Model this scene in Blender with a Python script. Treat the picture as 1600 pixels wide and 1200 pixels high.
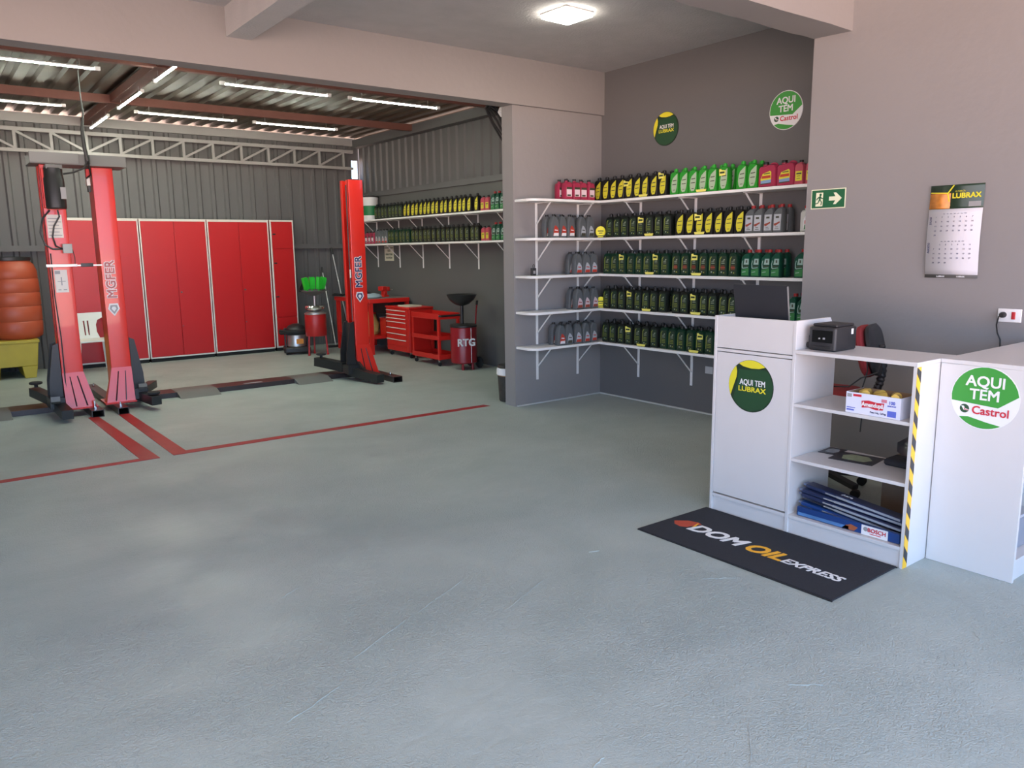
import bpy, math, random
from mathutils import Matrix, Vector
PI = math.pi
R = math.radians
random.seed(7)
for o in list(bpy.data.objects): bpy.data.objects.remove(o)
scene = bpy.context.scene
COL = scene.collection

# ---------------------------------------------------------------- camera
CAM_H = 1.6
yaw, pitch, roll = 0.64901, 0.17114, -0.013014
f = Vector((math.sin(yaw)*math.cos(pitch), math.cos(yaw)*math.cos(pitch), -math.sin(pitch)))
r0 = Vector((math.cos(yaw), -math.sin(yaw), 0)); u0 = r0.cross(f)
rt = r0*math.cos(roll)+u0*math.sin(roll); up = -r0*math.sin(roll)+u0*math.cos(roll)
cd = bpy.data.cameras.new('camera'); cam = bpy.data.objects.new('camera', cd); COL.objects.link(cam)
m = Matrix.Identity(4)
for i in range(3):
    m[i][0] = rt[i]; m[i][1] = up[i]; m[i][2] = -f[i]
m[0][3], m[1][3], m[2][3] = 0, 0, CAM_H
cam.matrix_world = m
cd.sensor_width = 36; cd.lens = 1215.6/1600*36; cd.clip_start = 0.05; cd.clip_end = 200
scene.camera = cam

# ---------------------------------------------------------------- world and exposure
w = bpy.data.worlds.new('outdoor_daylight'); scene.world = w; w.use_nodes = True
nt = w.node_tree; nt.nodes.clear()
out = nt.nodes.new('ShaderNodeOutputWorld'); bg = nt.nodes.new('ShaderNodeBackground')
geo = nt.nodes.new('ShaderNodeTexCoord'); sep = nt.nodes.new('ShaderNodeSeparateXYZ'); ramp = nt.nodes.new('ShaderNodeValToRGB')
mp = nt.nodes.new('ShaderNodeMapRange'); mp.inputs[1].default_value = -1; mp.inputs[2].default_value = 1
nt.links.new(geo.outputs['Generated'], sep.inputs[0]); nt.links.new(sep.outputs['Z'], mp.inputs[0])
nt.links.new(mp.outputs[0], ramp.inputs[0]); nt.links.new(ramp.outputs[0], bg.inputs[0]); nt.links.new(bg.outputs[0], out.inputs[0])
cr = ramp.color_ramp
cr.elements[0].position = 0.0; cr.elements[0].color = (1.0, 0.70, 0.58, 1)      # sunlit red-brown ground outside
cr.elements[1].position = 1.0; cr.elements[1].color = (0.14, 0.27, 0.50, 1)
e = cr.elements.new(0.495); e.color = (0.95, 0.68, 0.58, 1)
e = cr.elements.new(0.505); e.color = (0.22, 0.34, 0.52, 1)
bg.inputs[1].default_value = 10.0
vs = scene.view_settings
vs.view_transform = 'Standard'; vs.look = 'None'; vs.gamma = 1.0; vs.use_curve_mapping = False
vs.exposure = 0.27
TUBE_E = 120.0
CEIL_E = 40.0

# ---------------------------------------------------------------- materials
MATS = {}
def mat(name, col, rough=0.5, metal=0.0, noise=0.0, nscale=8.0, bump=0.0, bscale=40.0, emit=0.0, trans=0.0, spec=0.5, coat=0.0, col2=None):
    if name in MATS: return MATS[name]
    m = bpy.data.materials.new(name); m.use_nodes = True; nt = m.node_tree
    b = nt.nodes['Principled BSDF']; c = tuple(col)+(1,)
    b.inputs['Base Color'].default_value = c
    b.inputs['Roughness'].default_value = rough; b.inputs['Metallic'].default_value = metal
    b.inputs['Specular IOR Level'].default_value = spec
    if coat: b.inputs['Coat Weight'].default_value = coat
    if trans: b.inputs['Transmission Weight'].default_value = trans
    if emit:
        b.inputs['Emission Color'].default_value = c; b.inputs['Emission Strength'].default_value = emit
    tc = nt.nodes.new('ShaderNodeTexCoord')
    n = nt.nodes.new('ShaderNodeTexNoise'); n.inputs['Scale'].default_value = nscale; n.inputs['Detail'].default_value = 5
    nt.links.new(tc.outputs['Object'], n.inputs['Vector'])
    mx = nt.nodes.new('ShaderNodeMix'); mx.data_type = 'RGBA'
    a = max(noise, 0.02)
    mx.inputs[6].default_value = tuple(x*(1-a) for x in col)+(1,)
    mx.inputs[7].default_value = (tuple(col2) if col2 else tuple(min(1, x*(1+a)) for x in col))+(1,)
    nt.links.new(n.outputs['Fac'], mx.inputs[0]); nt.links.new(mx.outputs[2], b.inputs['Base Color'])
    if bump:
        n2 = nt.nodes.new('ShaderNodeTexNoise'); n2.inputs['Scale'].default_value = bscale; n2.inputs['Detail'].default_value = 6
        nt.links.new(tc.outputs['Object'], n2.inputs['Vector'])
        bp = nt.nodes.new('ShaderNodeBump'); bp.inputs['Strength'].default_value = bump; bp.inputs['Distance'].default_value = 0.01
        nt.links.new(n2.outputs['Fac'], bp.inputs['Height']); nt.links.new(bp.outputs[0], b.inputs['Normal'])
    MATS[name] = m; return m

def floor_mat():
    m = bpy.data.materials.new('painted_concrete_floor'); m.use_nodes = True; nt = m.node_tree; N = nt.nodes; L = nt.links
    b = N['Principled BSDF']; tc = N.new('ShaderNodeTexCoord')
    def noise(s, d=6, dist=0.0, rough=.55):
        n = N.new('ShaderNodeTexNoise'); n.inputs['Scale'].default_value = s; n.inputs['Detail'].default_value = d
        n.inputs['Distortion'].default_value = dist; n.inputs['Roughness'].default_value = rough
        L.new(tc.outputs['Object'], n.inputs['Vector']); return n
    n1 = noise(0.9, 6, 1.2, .6); r1 = N.new('ShaderNodeValToRGB')
    r1.color_ramp.elements[0].position = .34; r1.color_ramp.elements[0].color = (.355, .415, .395, 1)
    r1.color_ramp.elements[1].position = .68; r1.color_ramp.elements[1].color = (.42, .475, .45, 1)
    L.new(n1.outputs['Fac'], r1.inputs[0])
    # stretched trowel streaks
    mpn = N.new('ShaderNodeMapping'); mpn.inputs['Scale'].default_value = (1.0, 1.9, 1); mpn.inputs['Rotation'].default_value = (0, 0, .5)
    L.new(tc.outputs['Object'], mpn.inputs[0]); n2 = N.new('ShaderNodeTexNoise'); n2.inputs['Scale'].default_value = 2; n2.inputs['Detail'].default_value = 8
    L.new(mpn.outputs[0], n2.inputs['Vector'])
    mx = N.new('ShaderNodeMix'); mx.data_type = 'RGBA'; mx.blend_type = 'MULTIPLY'; mx.inputs[0].default_value = .28
    r2 = N.new('ShaderNodeValToRGB'); r2.color_ramp.elements[0].position = .3; r2.color_ramp.elements[0].color = (.75, .76, .74, 1)
    r2.color_ramp.elements[1].position = .7; r2.color_ramp.elements[1].color = (1, 1, 1, 1)
    L.new(n2.outputs['Fac'], r2.inputs[0]); L.new(r1.outputs[0], mx.inputs[6]); L.new(r2.outputs[0], mx.inputs[7])
    L.new(mx.outputs[2], b.inputs['Base Color'])
    rr = N.new('ShaderNodeMapRange'); rr.inputs[3].default_value = .28; rr.inputs[4].default_value = .5
    L.new(noise(3).outputs['Fac'], rr.inputs[0]); L.new(rr.outputs[0], b.inputs['Roughness'])
    # lumpy paint
    vo = N.new('ShaderNodeTexNoise'); vo.inputs['Scale'].default_value = 55; vo.inputs['Detail'].default_value = 3; vo.inputs['Distortion'].default_value = 2.0
    L.new(tc.outputs['Object'], vo.inputs['Vector'])
    patch = N.new('ShaderNodeMapRange'); patch.inputs[1].default_value = .35; patch.inputs[2].default_value = .65; patch.inputs[3].default_value = .15; patch.inputs[4].default_value = 1.5
    L.new(noise(.8, 3).outputs['Fac'], patch.inputs[0])
    mu = N.new('ShaderNodeMath'); mu.operation = 'MULTIPLY'; L.new(vo.outputs['Fac'], mu.inputs[0]); L.new(patch.outputs[0], mu.inputs[1])
    wv = N.new('ShaderNodeTexNoise'); wv.inputs['Scale'].default_value = 7; wv.inputs['Detail'].default_value = 10; wv.inputs['Distortion'].default_value = .6
    L.new(mpn.outputs[0], wv.inputs['Vector'])
    wm = N.new('ShaderNodeMath'); wm.operation = 'MULTIPLY'; wm.inputs[1].default_value = .45; L.new(wv.outputs['Fac'], wm.inputs[0])
    ad = N.new('ShaderNodeMath'); ad.operation = 'ADD'; L.new(mu.outputs[0], ad.inputs[0]); L.new(wm.outputs[0], ad.inputs[1])
    bp = N.new('ShaderNodeBump'); bp.inputs['Strength'].default_value = .9; bp.inputs['Distance'].default_value = .010
    L.new(ad.outputs[0], bp.inputs['Height']); L.new(bp.outputs[0], b.inputs['Normal'])
    return m

M_floor = floor_mat()
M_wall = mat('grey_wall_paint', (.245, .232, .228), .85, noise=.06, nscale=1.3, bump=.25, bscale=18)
M_ceil = mat('rough_ceiling_plaster', (.42, .41, .405), .9, noise=.12, nscale=5, bump=.5, bscale=60)
M_bwall = mat('bay_wall_paint', (.11, .11, .105), .8, noise=.06, nscale=2, bump=.15, bscale=20)
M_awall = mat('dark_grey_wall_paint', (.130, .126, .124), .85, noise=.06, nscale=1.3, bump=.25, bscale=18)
M_corr = mat('grey_painted_metal_sheet', (.12, .118, .118), .6, noise=.08, nscale=2)
M_truss = mat('grey_truss_paint', (.33, .32, .31), .6)
M_roof = mat('brown_weathered_roof_sheet', (.070, .049, .030), .55, .05, noise=.4, nscale=3)
M_redbeam = mat('red_oxide_primer', (.15, .055, .04), .6, noise=.2)
M_white = mat('white_laminate', (.625, .605, .59), .35)
M_whitei = mat('white_shelf_paint', (.80, .79, .77), .45)
M_red = mat('red_powder_coat', (.62, .018, .012), .38, noise=.04, nscale=2)
M_redd = mat('red_cabinet_door', (.50, .012, .014), .32, noise=.05, nscale=1.5)
M_lift = mat('lift_red_paint', (.68, .025, .015), .3, noise=.06, nscale=3, coat=.3)
M_blk = mat('black_paint', (.018, .018, .018), .4)
M_blkp = mat('black_plastic', (.02, .02, .022), .45)
M_maroon = mat('dark_maroon_black_steel', (.035, .022, .022), .4, noise=.3)
M_chrome = mat('chrome', (.75, .75, .75), .15, 1)
M_steel = mat('brushed_steel', (.55, .55, .54), .35, .9)
M_dgrey = mat('dark_grey_metal', (.13, .13, .125), .5)
M_lgrey = mat('light_grey_box', (.4, .42, .4), .5)
M_rubber = mat('rubber', (.015, .015, .015), .8)
M_tape = mat('red_floor_paint', (.36, .022, .025), .35, noise=.25, nscale=6)
M_orange = mat('orange_brown_drum_plastic', (.42, .075, .03), .42, noise=.08)
M_yel = mat('mustard_plastic', (.42, .32, .03), .5, noise=.12)
M_chairw = mat('white_resin_plastic', (.75, .74, .68), .4)
M_cream = mat('cream_metal_trim', (.72, .68, .62), .5)
M_green = mat('bright_green_plastic', (.02, .50, .03), .4)
M_tube = mat('lit_tube_white', (.93, 1, .84), .5, emit=TUBE_E)
M_lampc = mat('lit_led_panel', (1, .94, .82), .5, emit=CEIL_E)
M_lyel = mat('sign_yellow', (.72, .64, .03), .5)
M_lgreen = mat('sign_dark_green', (.014, .062, .022), .5)
M_ldk = mat('sign_blackgreen', (.01, .03, .012), .5)
M_cgreen = mat('sign_bright_green', (.04, .29, .035), .5)
M_pw = mat('printed_white', (.75, .75, .75), .65)
M_pred = mat('printed_red', (.55, .02, .04), .5)
M_pblue = mat('printed_blue', (.10, .14, .55), .5)
M_navy = mat('printed_navy', (.015, .02, .10), .5)
M_pgrey = mat('printed_grey', (.3, .3, .3), .5)
M_hyel = mat('hazard_yellow', (.88, .50, .03), .45)
M_hblk = mat('hazard_black', (.035, .035, .04), .45)
M_tag = mat('price_tag_yellow', (.80, .74, .15), .6)
M_exit = mat('exit_green', (.01, .11, .04), .5)
M_exitc = mat('exit_cream', (.75, .76, .55), .5)

# ---------------------------------------------------------------- mesh helper
class MB:
    def __init__(s): s.v = []; s.f = []; s.mi = []; s.sm = []
    def add(s, vs_, fs, mi=0, smooth=False, M=None):
        b = len(s.v)
        for p in vs_:
            p = Vector(p)
            s.v.append(tuple(M @ p) if M else tuple(p))
        for q in fs:
            s.f.append([b+i for i in q]); s.mi.append(mi); s.sm.append(smooth)
        return s
    def box(s, x0, x1, y0, y1, z0, z1, mi=0, M=None):
        vs_ = [(x, y, z) for z in (z0, z1) for y in (y0, y1) for x in (x0, x1)]
        return s.add(vs_, [(0, 2, 3, 1), (4, 5, 7, 6), (0, 1, 5, 4), (2, 6, 7, 3), (0, 4, 6, 2), (1, 3, 7, 5)], mi, False, M)
    def rbox(s, x0, x1, y0, y1, z0, z1, r=.006, mi=0, M=None, n=3):
        """box with rounded vertical edges and softened top and bottom rims"""
        r = min(r, (x1-x0)/2.01, (y1-y0)/2.01, (z1-z0)/2.01)
        def ring(ins, z):
            pts = []
            rr = r-ins
            for cx, cy, a0 in ((x1-r, y1-r, 0), (x0+r, y1-r, 90), (x0+r, y0+r, 180), (x1-r, y0+r, 270)):
                for k in range(n+1):
                    a = R(a0+90*k/n); pts.append((cx+rr*math.cos(a), cy+rr*math.sin(a), z))
            return pts
        q = r*.6
        rings = [ring(q, z0), ring(0, z0+q), ring(0, z1-q), ring(q, z1)]
        k = len(rings[0]); vs_ = [p for rg in rings for p in rg]
        fs = [tuple(range(k-1, -1, -1)), tuple(range(3*k, 4*k))]
        for j in range(3):
            for i in range(k): fs.append((j*k+i, j*k+(i+1) % k, (j+1)*k+(i+1) % k, (j+1)*k+i))
        return s.add(vs_, fs, mi, False, M)
    def prism(s, poly, d0, d1, axis='y', mi=0, M=None, inset=0.0, rim=0.0, smooth=False):
        """poly in (a,b); extruded along axis from d0 to d1; optional rounded rims"""
        n = len(poly)
        cx = sum(p[0] for p in poly)/n; cy = sum(p[1] for p in poly)/n
        w_ = max(p[0] for p in poly)-min(p[0] for p in poly); h_ = max(p[1] for p in poly)-min(p[1] for p in poly)
        def P(a, b, d):
            return {'y': (a, d, b), 'z': (a, b, d), 'x': (d, a, b)}[axis]
        def rg(ins, d):
            return [P(cx+(p[0]-cx)*(1-2*ins/w_), cy+(p[1]-cy)*(1-2*ins/h_), d) for p in poly]
        rings = [rg(0, d0), rg(0, d1)] if not inset else [rg(inset, d0), rg(0, d0+rim), rg(0, d1-rim), rg(inset, d1)]
        vs_ = [p for r_ in rings for p in r_]; m_ = len(rings)
        fs = [tuple(range(n)), tuple(range((m_-1)*n, m_*n))[::-1]]
        for j in range(m_-1):
            for i in range(n): fs.append((j*n+i, (j+1)*n+i, (j+1)*n+(i+1) % n, j*n+(i+1) % n))
        return s.add(vs_, fs, mi, smooth, M)
    def lathe(s, prof, c=(0, 0, 0), n=20, mi=0, M=None, smooth=True, axis='z'):
        vs_ = []
        for r_, z in prof:
            for k in range(n):
                a = 2*PI*k/n
                p = (r_*math.cos(a), r_*math.sin(a), z)
                if axis == 'y': p = (p[0], -p[2], p[1])
                if axis == 'x': p = (p[2], p[0], p[1])
                vs_.append((p[0]+c[0], p[1]+c[1], p[2]+c[2]))
        fs = []
        for j in range(len(prof)-1):
            for i in range(n): fs.append((j*n+i, j*n+(i+1) % n, (j+1)*n+(i+1) % n, (j+1)*n+i))
        fs.append(tuple(range(n-1, -1, -1))); fs.append(tuple(range((len(prof)-1)*n, len(prof)*n)))
        return s.add(vs_, fs, mi, smooth, M)
    def cyl(s, r_, z0, z1, c=(0, 0), n=16, mi=0, M=None, r2=None):
        return s.lathe([(r_, z0), (r_ if r2 is None else r2, z1)], (c[0], c[1], 0), n, mi, M)
    def tube(s, pts, r_, n=8, mi=0, M=None):
        pts = [Vector(p) for p in pts]; vs_ = []
        prev = None
        for i, p in enumerate(pts):
            t = (pts[min(i+1, len(pts)-1)]-pts[max(i-1, 0)]).normalized()
            if prev is None:
                a = Vector((0, 0, 1)) if abs(t.z) < .9 else Vector((1, 0, 0))
                prev = t.cross(a).normalized()
            nrm = (prev - t*prev.dot(t)).normalized(); prev = nrm; bn = t.cross(nrm)
            rr = r_[i] if isinstance(r_, (list, tuple)) else r_
            for k in range(n):
                a = 2*PI*k/n; vs_.append(tuple(p+nrm*math.cos(a)*rr+bn*math.sin(a)*rr))
        fs = []
        for j in range(len(pts)-1):
            for i in range(n): fs.append((j*n+i, j*n+(i+1) % n, (j+1)*n+(i+1) % n, (j+1)*n+i))
        fs.append(tuple(range(n-1, -1, -1))); fs.append(tuple(range((len(pts)-1)*n, len(pts)*n)))
        return s.add(vs_, fs, mi, True, M)
    def bar(s, p0, p1, w_, h_, mi=0, upv=(0, 0, 1)):
        p0 = Vector(p0); p1 = Vector(p1); t = (p1-p0).normalized(); u_ = Vector(upv)
        if abs(t.dot(u_)) > .99: u_ = Vector((0, 1, 0))
        a = t.cross(u_).normalized(); b = a.cross(t).normalized()
        vs_ = []
        for p in (p0, p1):
            for sa, sb in ((-1, -1), (1, -1), (1, 1), (-1, 1)): vs_.append(tuple(p+a*sa*w_/2+b*sb*h_/2))
        return s.add(vs_, [(3, 2, 1, 0), (4, 5, 6, 7), (0, 1, 5, 4), (1, 2, 6, 5), (2, 3, 7, 6), (3, 0, 4, 7)], mi)
    def build(s, name, mats, parent=None, loc=None, rot=None, bevel=0, link=True):
        me = bpy.data.meshes.new(name); me.from_pydata(s.v, [], s.f)
        if not isinstance(mats, (list, tuple)): mats = [mats]
        for mm in mats: me.materials.append(mm)
        me.polygons.foreach_set('material_index', s.mi); me.polygons.foreach_set('use_smooth', s.sm)
        import bmesh
        bm = bmesh.new(); bm.from_mesh(me); bmesh.ops.recalc_face_normals(bm, faces=bm.faces); bm.to_mesh(me); bm.free()
        me.update()
        try: me.set_sharp_from_angle(angle=R(40))
        except Exception: pass
        o = bpy.data.objects.new(name, me); COL.objects.link(o)
        if parent: o.parent = parent
        if loc: o.location = loc
        if rot: o.rotation_euler = rot
        if bevel:
            md = o.modifiers.new('bevel', 'BEVEL'); md.width = bevel; md.segments = 2; md.limit_method = 'ANGLE'; md.angle_limit = R(50)
        return o

def tag(o, label, cat, group=None):
    o['label'] = label; o['category'] = cat
    if group: o['group'] = group
    return o
def empty(name, label, cat, loc=(0, 0, 0), rz=0, group=None):
    o = bpy.data.objects.new(name, None); COL.objects.link(o); o.location = loc; o.rotation_euler = (0, 0, rz); o.empty_display_size = .1
    return tag(o, label, cat, group)
def struct(o): o['kind'] = 'structure'; return o
def kids(o): return [c for c in ALLCH.get(o.name, [])]
ALLCH = {}
def copy_tree(src, children, loc, rz, label, group=None):
    c = src.copy(); COL.objects.link(c); c.location = loc; c.rotation_euler = (0, 0, rz); c['label'] = label
    if group: c['group'] = group
    for ch, sub in children:
        d = ch.copy(); COL.objects.link(d); d.parent = c
        for g in sub:
            h = g.copy(); COL.objects.link(h); h.parent = d
    return c

def text(parent, name, body, size, loc, material, sx=1.0, bold=0.0, shear=0.0, rot=(PI/2, 0, 0), align='CENTER', depth=.0004, spacing=1.0, label=None):
    cu = bpy.data.curves.new(name, 'FONT'); cu.body = body; cu.size = size; cu.align_x = align; cu.align_y = 'CENTER'
    cu.offset = 0; cu.shear = shear; cu.extrude = depth; cu.space_character = spacing; cu.resolution_u = 3
    tmp = bpy.data.objects.new(name, cu); COL.objects.link(tmp)
    dg = bpy.context.evaluated_depsgraph_get(); dg.update()
    me = bpy.data.meshes.new_from_object(tmp.evaluated_get(dg)); me.name = name
    bpy.data.objects.remove(tmp); bpy.data.curves.remove(cu)
    if bold > .011:
        n0 = len(me.vertices); vs0 = [v.co.copy() for v in me.vertices]; fs0 = [list(p.vertices) for p in me.polygons]; d_ = bold*size
        V = []; F = []
        for kk, (dx, dy) in enumerate(((0, 0), (d_, d_), (-d_, d_), (d_, -d_), (-d_, -d_))):
            b0 = len(V); V += [(v.x+dx, v.y+dy, v.z+(.00012*kk if v.z > 0 else 0)) for v in vs0]; F += [[i+b0 for i in q_] for q_ in fs0]
        me = bpy.data.meshes.new(name); me.from_pydata(V, [], F); me.update()
    for v in me.vertices: v.co.x *= sx
    me.materials.clear(); me.materials.append(material)
    o = bpy.data.objects.new(name, me); COL.objects.link(o); o.parent = parent; o.location = loc; o.rotation_euler = rot
    if label: o['label'] = label
    return o

ORD = ['first', 'second', 'third', 'fourth', 'fifth', 'sixth', 'seventh', 'eighth', 'ninth', 'tenth', 'eleventh', 'twelfth', 'thirteenth', 'fourteenth', 'fifteenth', 'sixteenth', 'seventeenth', 'eighteenth', 'nineteenth', 'twentieth']

# ---------------------------------------------------------------- room shell
YF = -2.6                       # the open street front
struct(MB().box(-7.2, 6.5, YF, 13.2, -.12, 0).build('floor', M_floor))
RIDGES = MB()
for a, b_ in (((1.215, 2.68), (1.60, 2.86)), ((1.62, 2.865), (1.99, 3.035)), ((.85, 2.43), (1.10, 2.53)), ((1.94, 2.63), (2.296, 2.786)), ((2.9, 2.3), (3.05, 2.2)), ((1.9, 1.3), (2.1, 1.45)), ((2.4, 1.5), (2.5, 1.42)), ((1.2, 3.4), (1.32, 3.46)), ((1.5, 1.6), (1.58, 1.62)), ((2.7, 2.9), (2.76, 2.88)), ((.7, 2.0), (.78, 2.06)), ((3.3, 1.2), (3.36, 1.26))):
    n_ = 7; pts = [(a[0]+(b_[0]-a[0])*k/n_+random.uniform(-.004, .004), a[1]+(b_[1]-a[1])*k/n_+random.uniform(-.004, .004), .0004) for k in range(n_+1)]
    RIDGES.tube(pts, [.0006]+[random.uniform(.0012, .0026) for _ in range(n_-1)]+[.0006], 6)
RIDGES.build('paint_ridge', M_floor, bpy.data.objects['floor'])
struct(MB().box(-7.0, 6.3, YF, 6.3, 3.41, 3.6).build('ceiling', M_ceil))
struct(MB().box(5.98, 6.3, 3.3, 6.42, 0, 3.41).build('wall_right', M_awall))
struct(MB().box(5.2, 6.3, YF, 3.3, 0, 3.41).build('wall_front_right', M_wall))
struct(MB().box(4.785, 5.98, 6.25, 6.42, 0, 2.98).build('wall_center', M_wall))
struct(MB().box(-7.2, -7.0, 3.0, 13.0, 0, 3.6).build('wall_left', M_wall))
struct(MB().box(-7.0, 5.98, 6.21, 6.40, 2.98, 3.41).box(-7.0, 6.6, 6.3, 6.42, 3.41, 3.75).build('trim_1', M_wall))       # main cross beam
def rough_beam():
    mb = MB(); n = 90; x0, x1 = -7.0, 5.2; y0, y1, z0, z1 = 3.02, 3.30, 3.02, 3.41
    vs_ = []; fs = []
    for i in range(n+1):
        x = x0+(x1-x0)*i/n; j = random.uniform(-.008, .008); k = random.uniform(-.003, .003)
        vs_ += [(x, y0+k, z1), (x, y0, z0+k), (x, y1+j, z0-k+.004), (x, y1+j, z1)]
    for i in range(n):
        a = 4*i; b = a+4
        for q in range(3): fs.append((a+q, b+q, b+q+1, a+q+1))
    fs += [(0, 1, 2, 3), (4*n, 4*n+3, 4*n+2, 4*n+1)]
    return mb.add(vs_, fs)
struct(rough_beam().build('trim_2', M_wall))
struct(MB().box(2.065, 2.25, 3.30, 6.21, 3.2, 3.41).build('trim_3', M_ceil))      # beam running towards the street
# service bay
struct(MB().box(6.3, 6.48, 6.42, 12.85, 0, 2.50).build('wall_bay_right', M_bwall))
def corr(length, height, pitch=.21, depth=.028, t=.001, ratio=.32):
    """trapezoid sheet: runs along local x, profile in y, extruded in z"""
    pts = []; n = int(length/pitch)+1; x = 0; s_ = depth*.7
    for i in range(n):
        x = i*pitch
        pts += [(x, 0), (x+pitch*(1-ratio)-s_, 0), (x+pitch*(1-ratio), -depth), (x+pitch-s_, -depth)]
    pts = [p for p in pts if p[0] <= length]
    vs_ = []; fs = []
    for p in pts: vs_ += [(p[0], p[1], 0), (p[0], p[1], height)]
    for i in range(len(pts)-1): fs.append((2*i, 2*i+2, 2*i+3, 2*i+1))
    return vs_, fs
v_, f_ = corr(13.29, 3.44)
struct(MB().add(v_, f_, M=Matrix.Translation((-6.98, 12.88, 0))).box(-7.0, 6.6, 12.89, 12.92, 0, 2.86).box(-7.0, 6.31, 12.89, 12.92, 2.86, 3.47).box(6.43, 6.6, 12.89, 12.92, 2.86, 3.47).box(6.31, 6.43, 12.89, 12.92, 3.17, 3.47).build('wall_back', M_corr))
v_, f_ = corr(6.4, .95)
struct(MB().add(v_, f_, M=Matrix.Translation((6.46, 12.88, 2.5)) @ Matrix.Rotation(-PI/2, 4, 'Z')).build('wall_bay_right_upper', M_corr))
# roof of the bay, ribs running away from the viewer
v_, f_ = corr(13.8, 6.85, pitch=.215, depth=.035, ratio=.42)
struct(MB().add(v_, f_, M=Matrix.Translation((-7.06, 6.40, 3.535)) @ Matrix(((1, 0, 0, 0), (0, 0, 1, 0), (0, -1, 0, 0), (0, 0, 0, 1)))).build('ceiling_bay', M_roof))
mb = MB()
mb.box(-7, 6.55, 12.80, 12.86, 3.40, 3.525)
struct(mb.build('trim_4', M_truss))
struct(MB().box(6.30, 6.44, 6.42, 12.85, 3.37, 3.50).build('trim_5', M_corr))
struct(MB().box(6.27, 6.44, 6.42, 12.85, 2.50, 2.58).build('trim_6', M_corr))
struct(MB().box(-7, 6.27, 12.78, 12.845, 1.66, 1.74).build('trim_7', M_corr))
mb = MB()
TY = 12.70
mb.box(-7, 6.25, TY-.02, TY+.03, 3.265, 3.315).box(-7, 6.25, TY-.02, TY+.03, 2.99, 3.035)
for k in range(-21, 10):
    x = 2.152+.4355*k; mb.box(x-.018, x+.018, TY-.015, TY+.02, 3.03, 3.27)
    if k < 0: mb.bar((x, TY, 3.27), (x+.4355, TY, 3.035), .03, .03)
    elif x+.4355 < 6.3: mb.bar((x, TY, 3.035), (x+.4355, TY, 3.27), .03, .03)
struct(mb.build('trim_8', M_truss))            # lattice truss along the back wall
# red oxide purlins carrying the roof
for i, (a, b_) in enumerate((((-7, 8.53), (6.3, 8.53)), ((-7, 10.78), (6.3, 10.78)))):
    struct(MB().box(-7, 6.3, a[1]-.035, a[1]+.035, 3.405, 3.50).build('trim_%d' % (9+i), M_redbeam))
struct(MB().box(2.12, 2.24, 6.42, 12.8, 3.415, 3.505).build('trim_11', M_redbeam))
# white plaster skim at the foot of the alcove walls
mb = MB(); mb.box(4.80, 5.98, 6.235, 6.251, 0, .012).box(5.965, 5.981, 3.3, 6.25, 0, .012)
struct(mb.build('baseboard_right', mat('pale_grout', (.5, .5, .48), .8)))

# ---------------------------------------------------------------- floor lines
mb = MB(); z = .003
mb.prism([(-4, 6.52), (1.395, 6.485), (1.36, 6.56), (-4, 6.62)], .0005, z, 'z')
mb.prism([(1.395, 6.485), (1.31, 8.6), (1.22, 8.6), (1.26, 6.52)], .0005, z+.0005, 'z')
tag(mb.build('floor_line', M_tape), 'red painted L-shaped line on the floor before the left lift', 'floor marking', 'red floor lines')
mb = MB()
mb.prism([(1.50, 6.50), (4.61, 6.46), (4.59, 6.55), (1.52, 6.60)], .0005, z, 'z')
mb.prism([(1.50, 6.50), (1.62, 6.58), (1.59, 8.6), (1.49, 8.6)], .0005, z+.0005, 'z')
tag(mb.build('floor_line', M_tape), 'red painted L-shaped line on the floor before the right lift, ending near the pillar', 'floor marking', 'red floor lines')

# ---------------------------------------------------------------- round signs
def disc(r_, y0, y1, n=48): return [(r_*math.cos(2*PI*k/n), r_*math.sin(2*PI*k/n)) for k in range(n)]
def arcpoly(a0, a1, r_, extra, n=16):
    return [(r_*math.cos(R(a0+(a1-a0)*k/n)), r_*math.sin(R(a0+(a1-a0)*k/n))) for k in range(n+1)]+[(x*r_, z_*r_) for x, z_ in extra]
def sign_lubrax(o, r_, t, par=None):
    """pieces in the local xz plane, front facing -y"""
    MB().prism(arcpoly(52, 124, r_*.99, [(-.35, .74), (0, .69), (.35, .71)]), -t-.0012, -t, 'y').build('yellow_field', M_lyel, o)
    MB().prism(arcpoly(134, 205, r_*.99, [(-.80, -.1), (-.66, .3), (-.64, .52)]), -t-.0012, -t, 'y').build('yellow_field', M_lyel, o)
    MB().prism([(x*r_, z_*r_) for x, z_ in [(-.56, .62), (-.4, .60), (.62, .68), (.8, .55), (.97, .1), (.9, -.4), (.55, -.8), (0, -.97), (-.5, -.83), (-.78, -.52), (-.62, 0)]], -t-.001, -t, 'y').build('green_field', M_lgreen, o)
    text(o, 'lettering', 'AQUI TEM', r_*.31, (.08*r_, -t-.0018, .13*r_), M_pw, sx=.80, bold=.012)
    text(o, 'lettering', 'LUBRAX', r_*.27, (.06*r_, -t-.0018, -.13*r_), M_lyel, sx=1.22, bold=.018)
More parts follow.
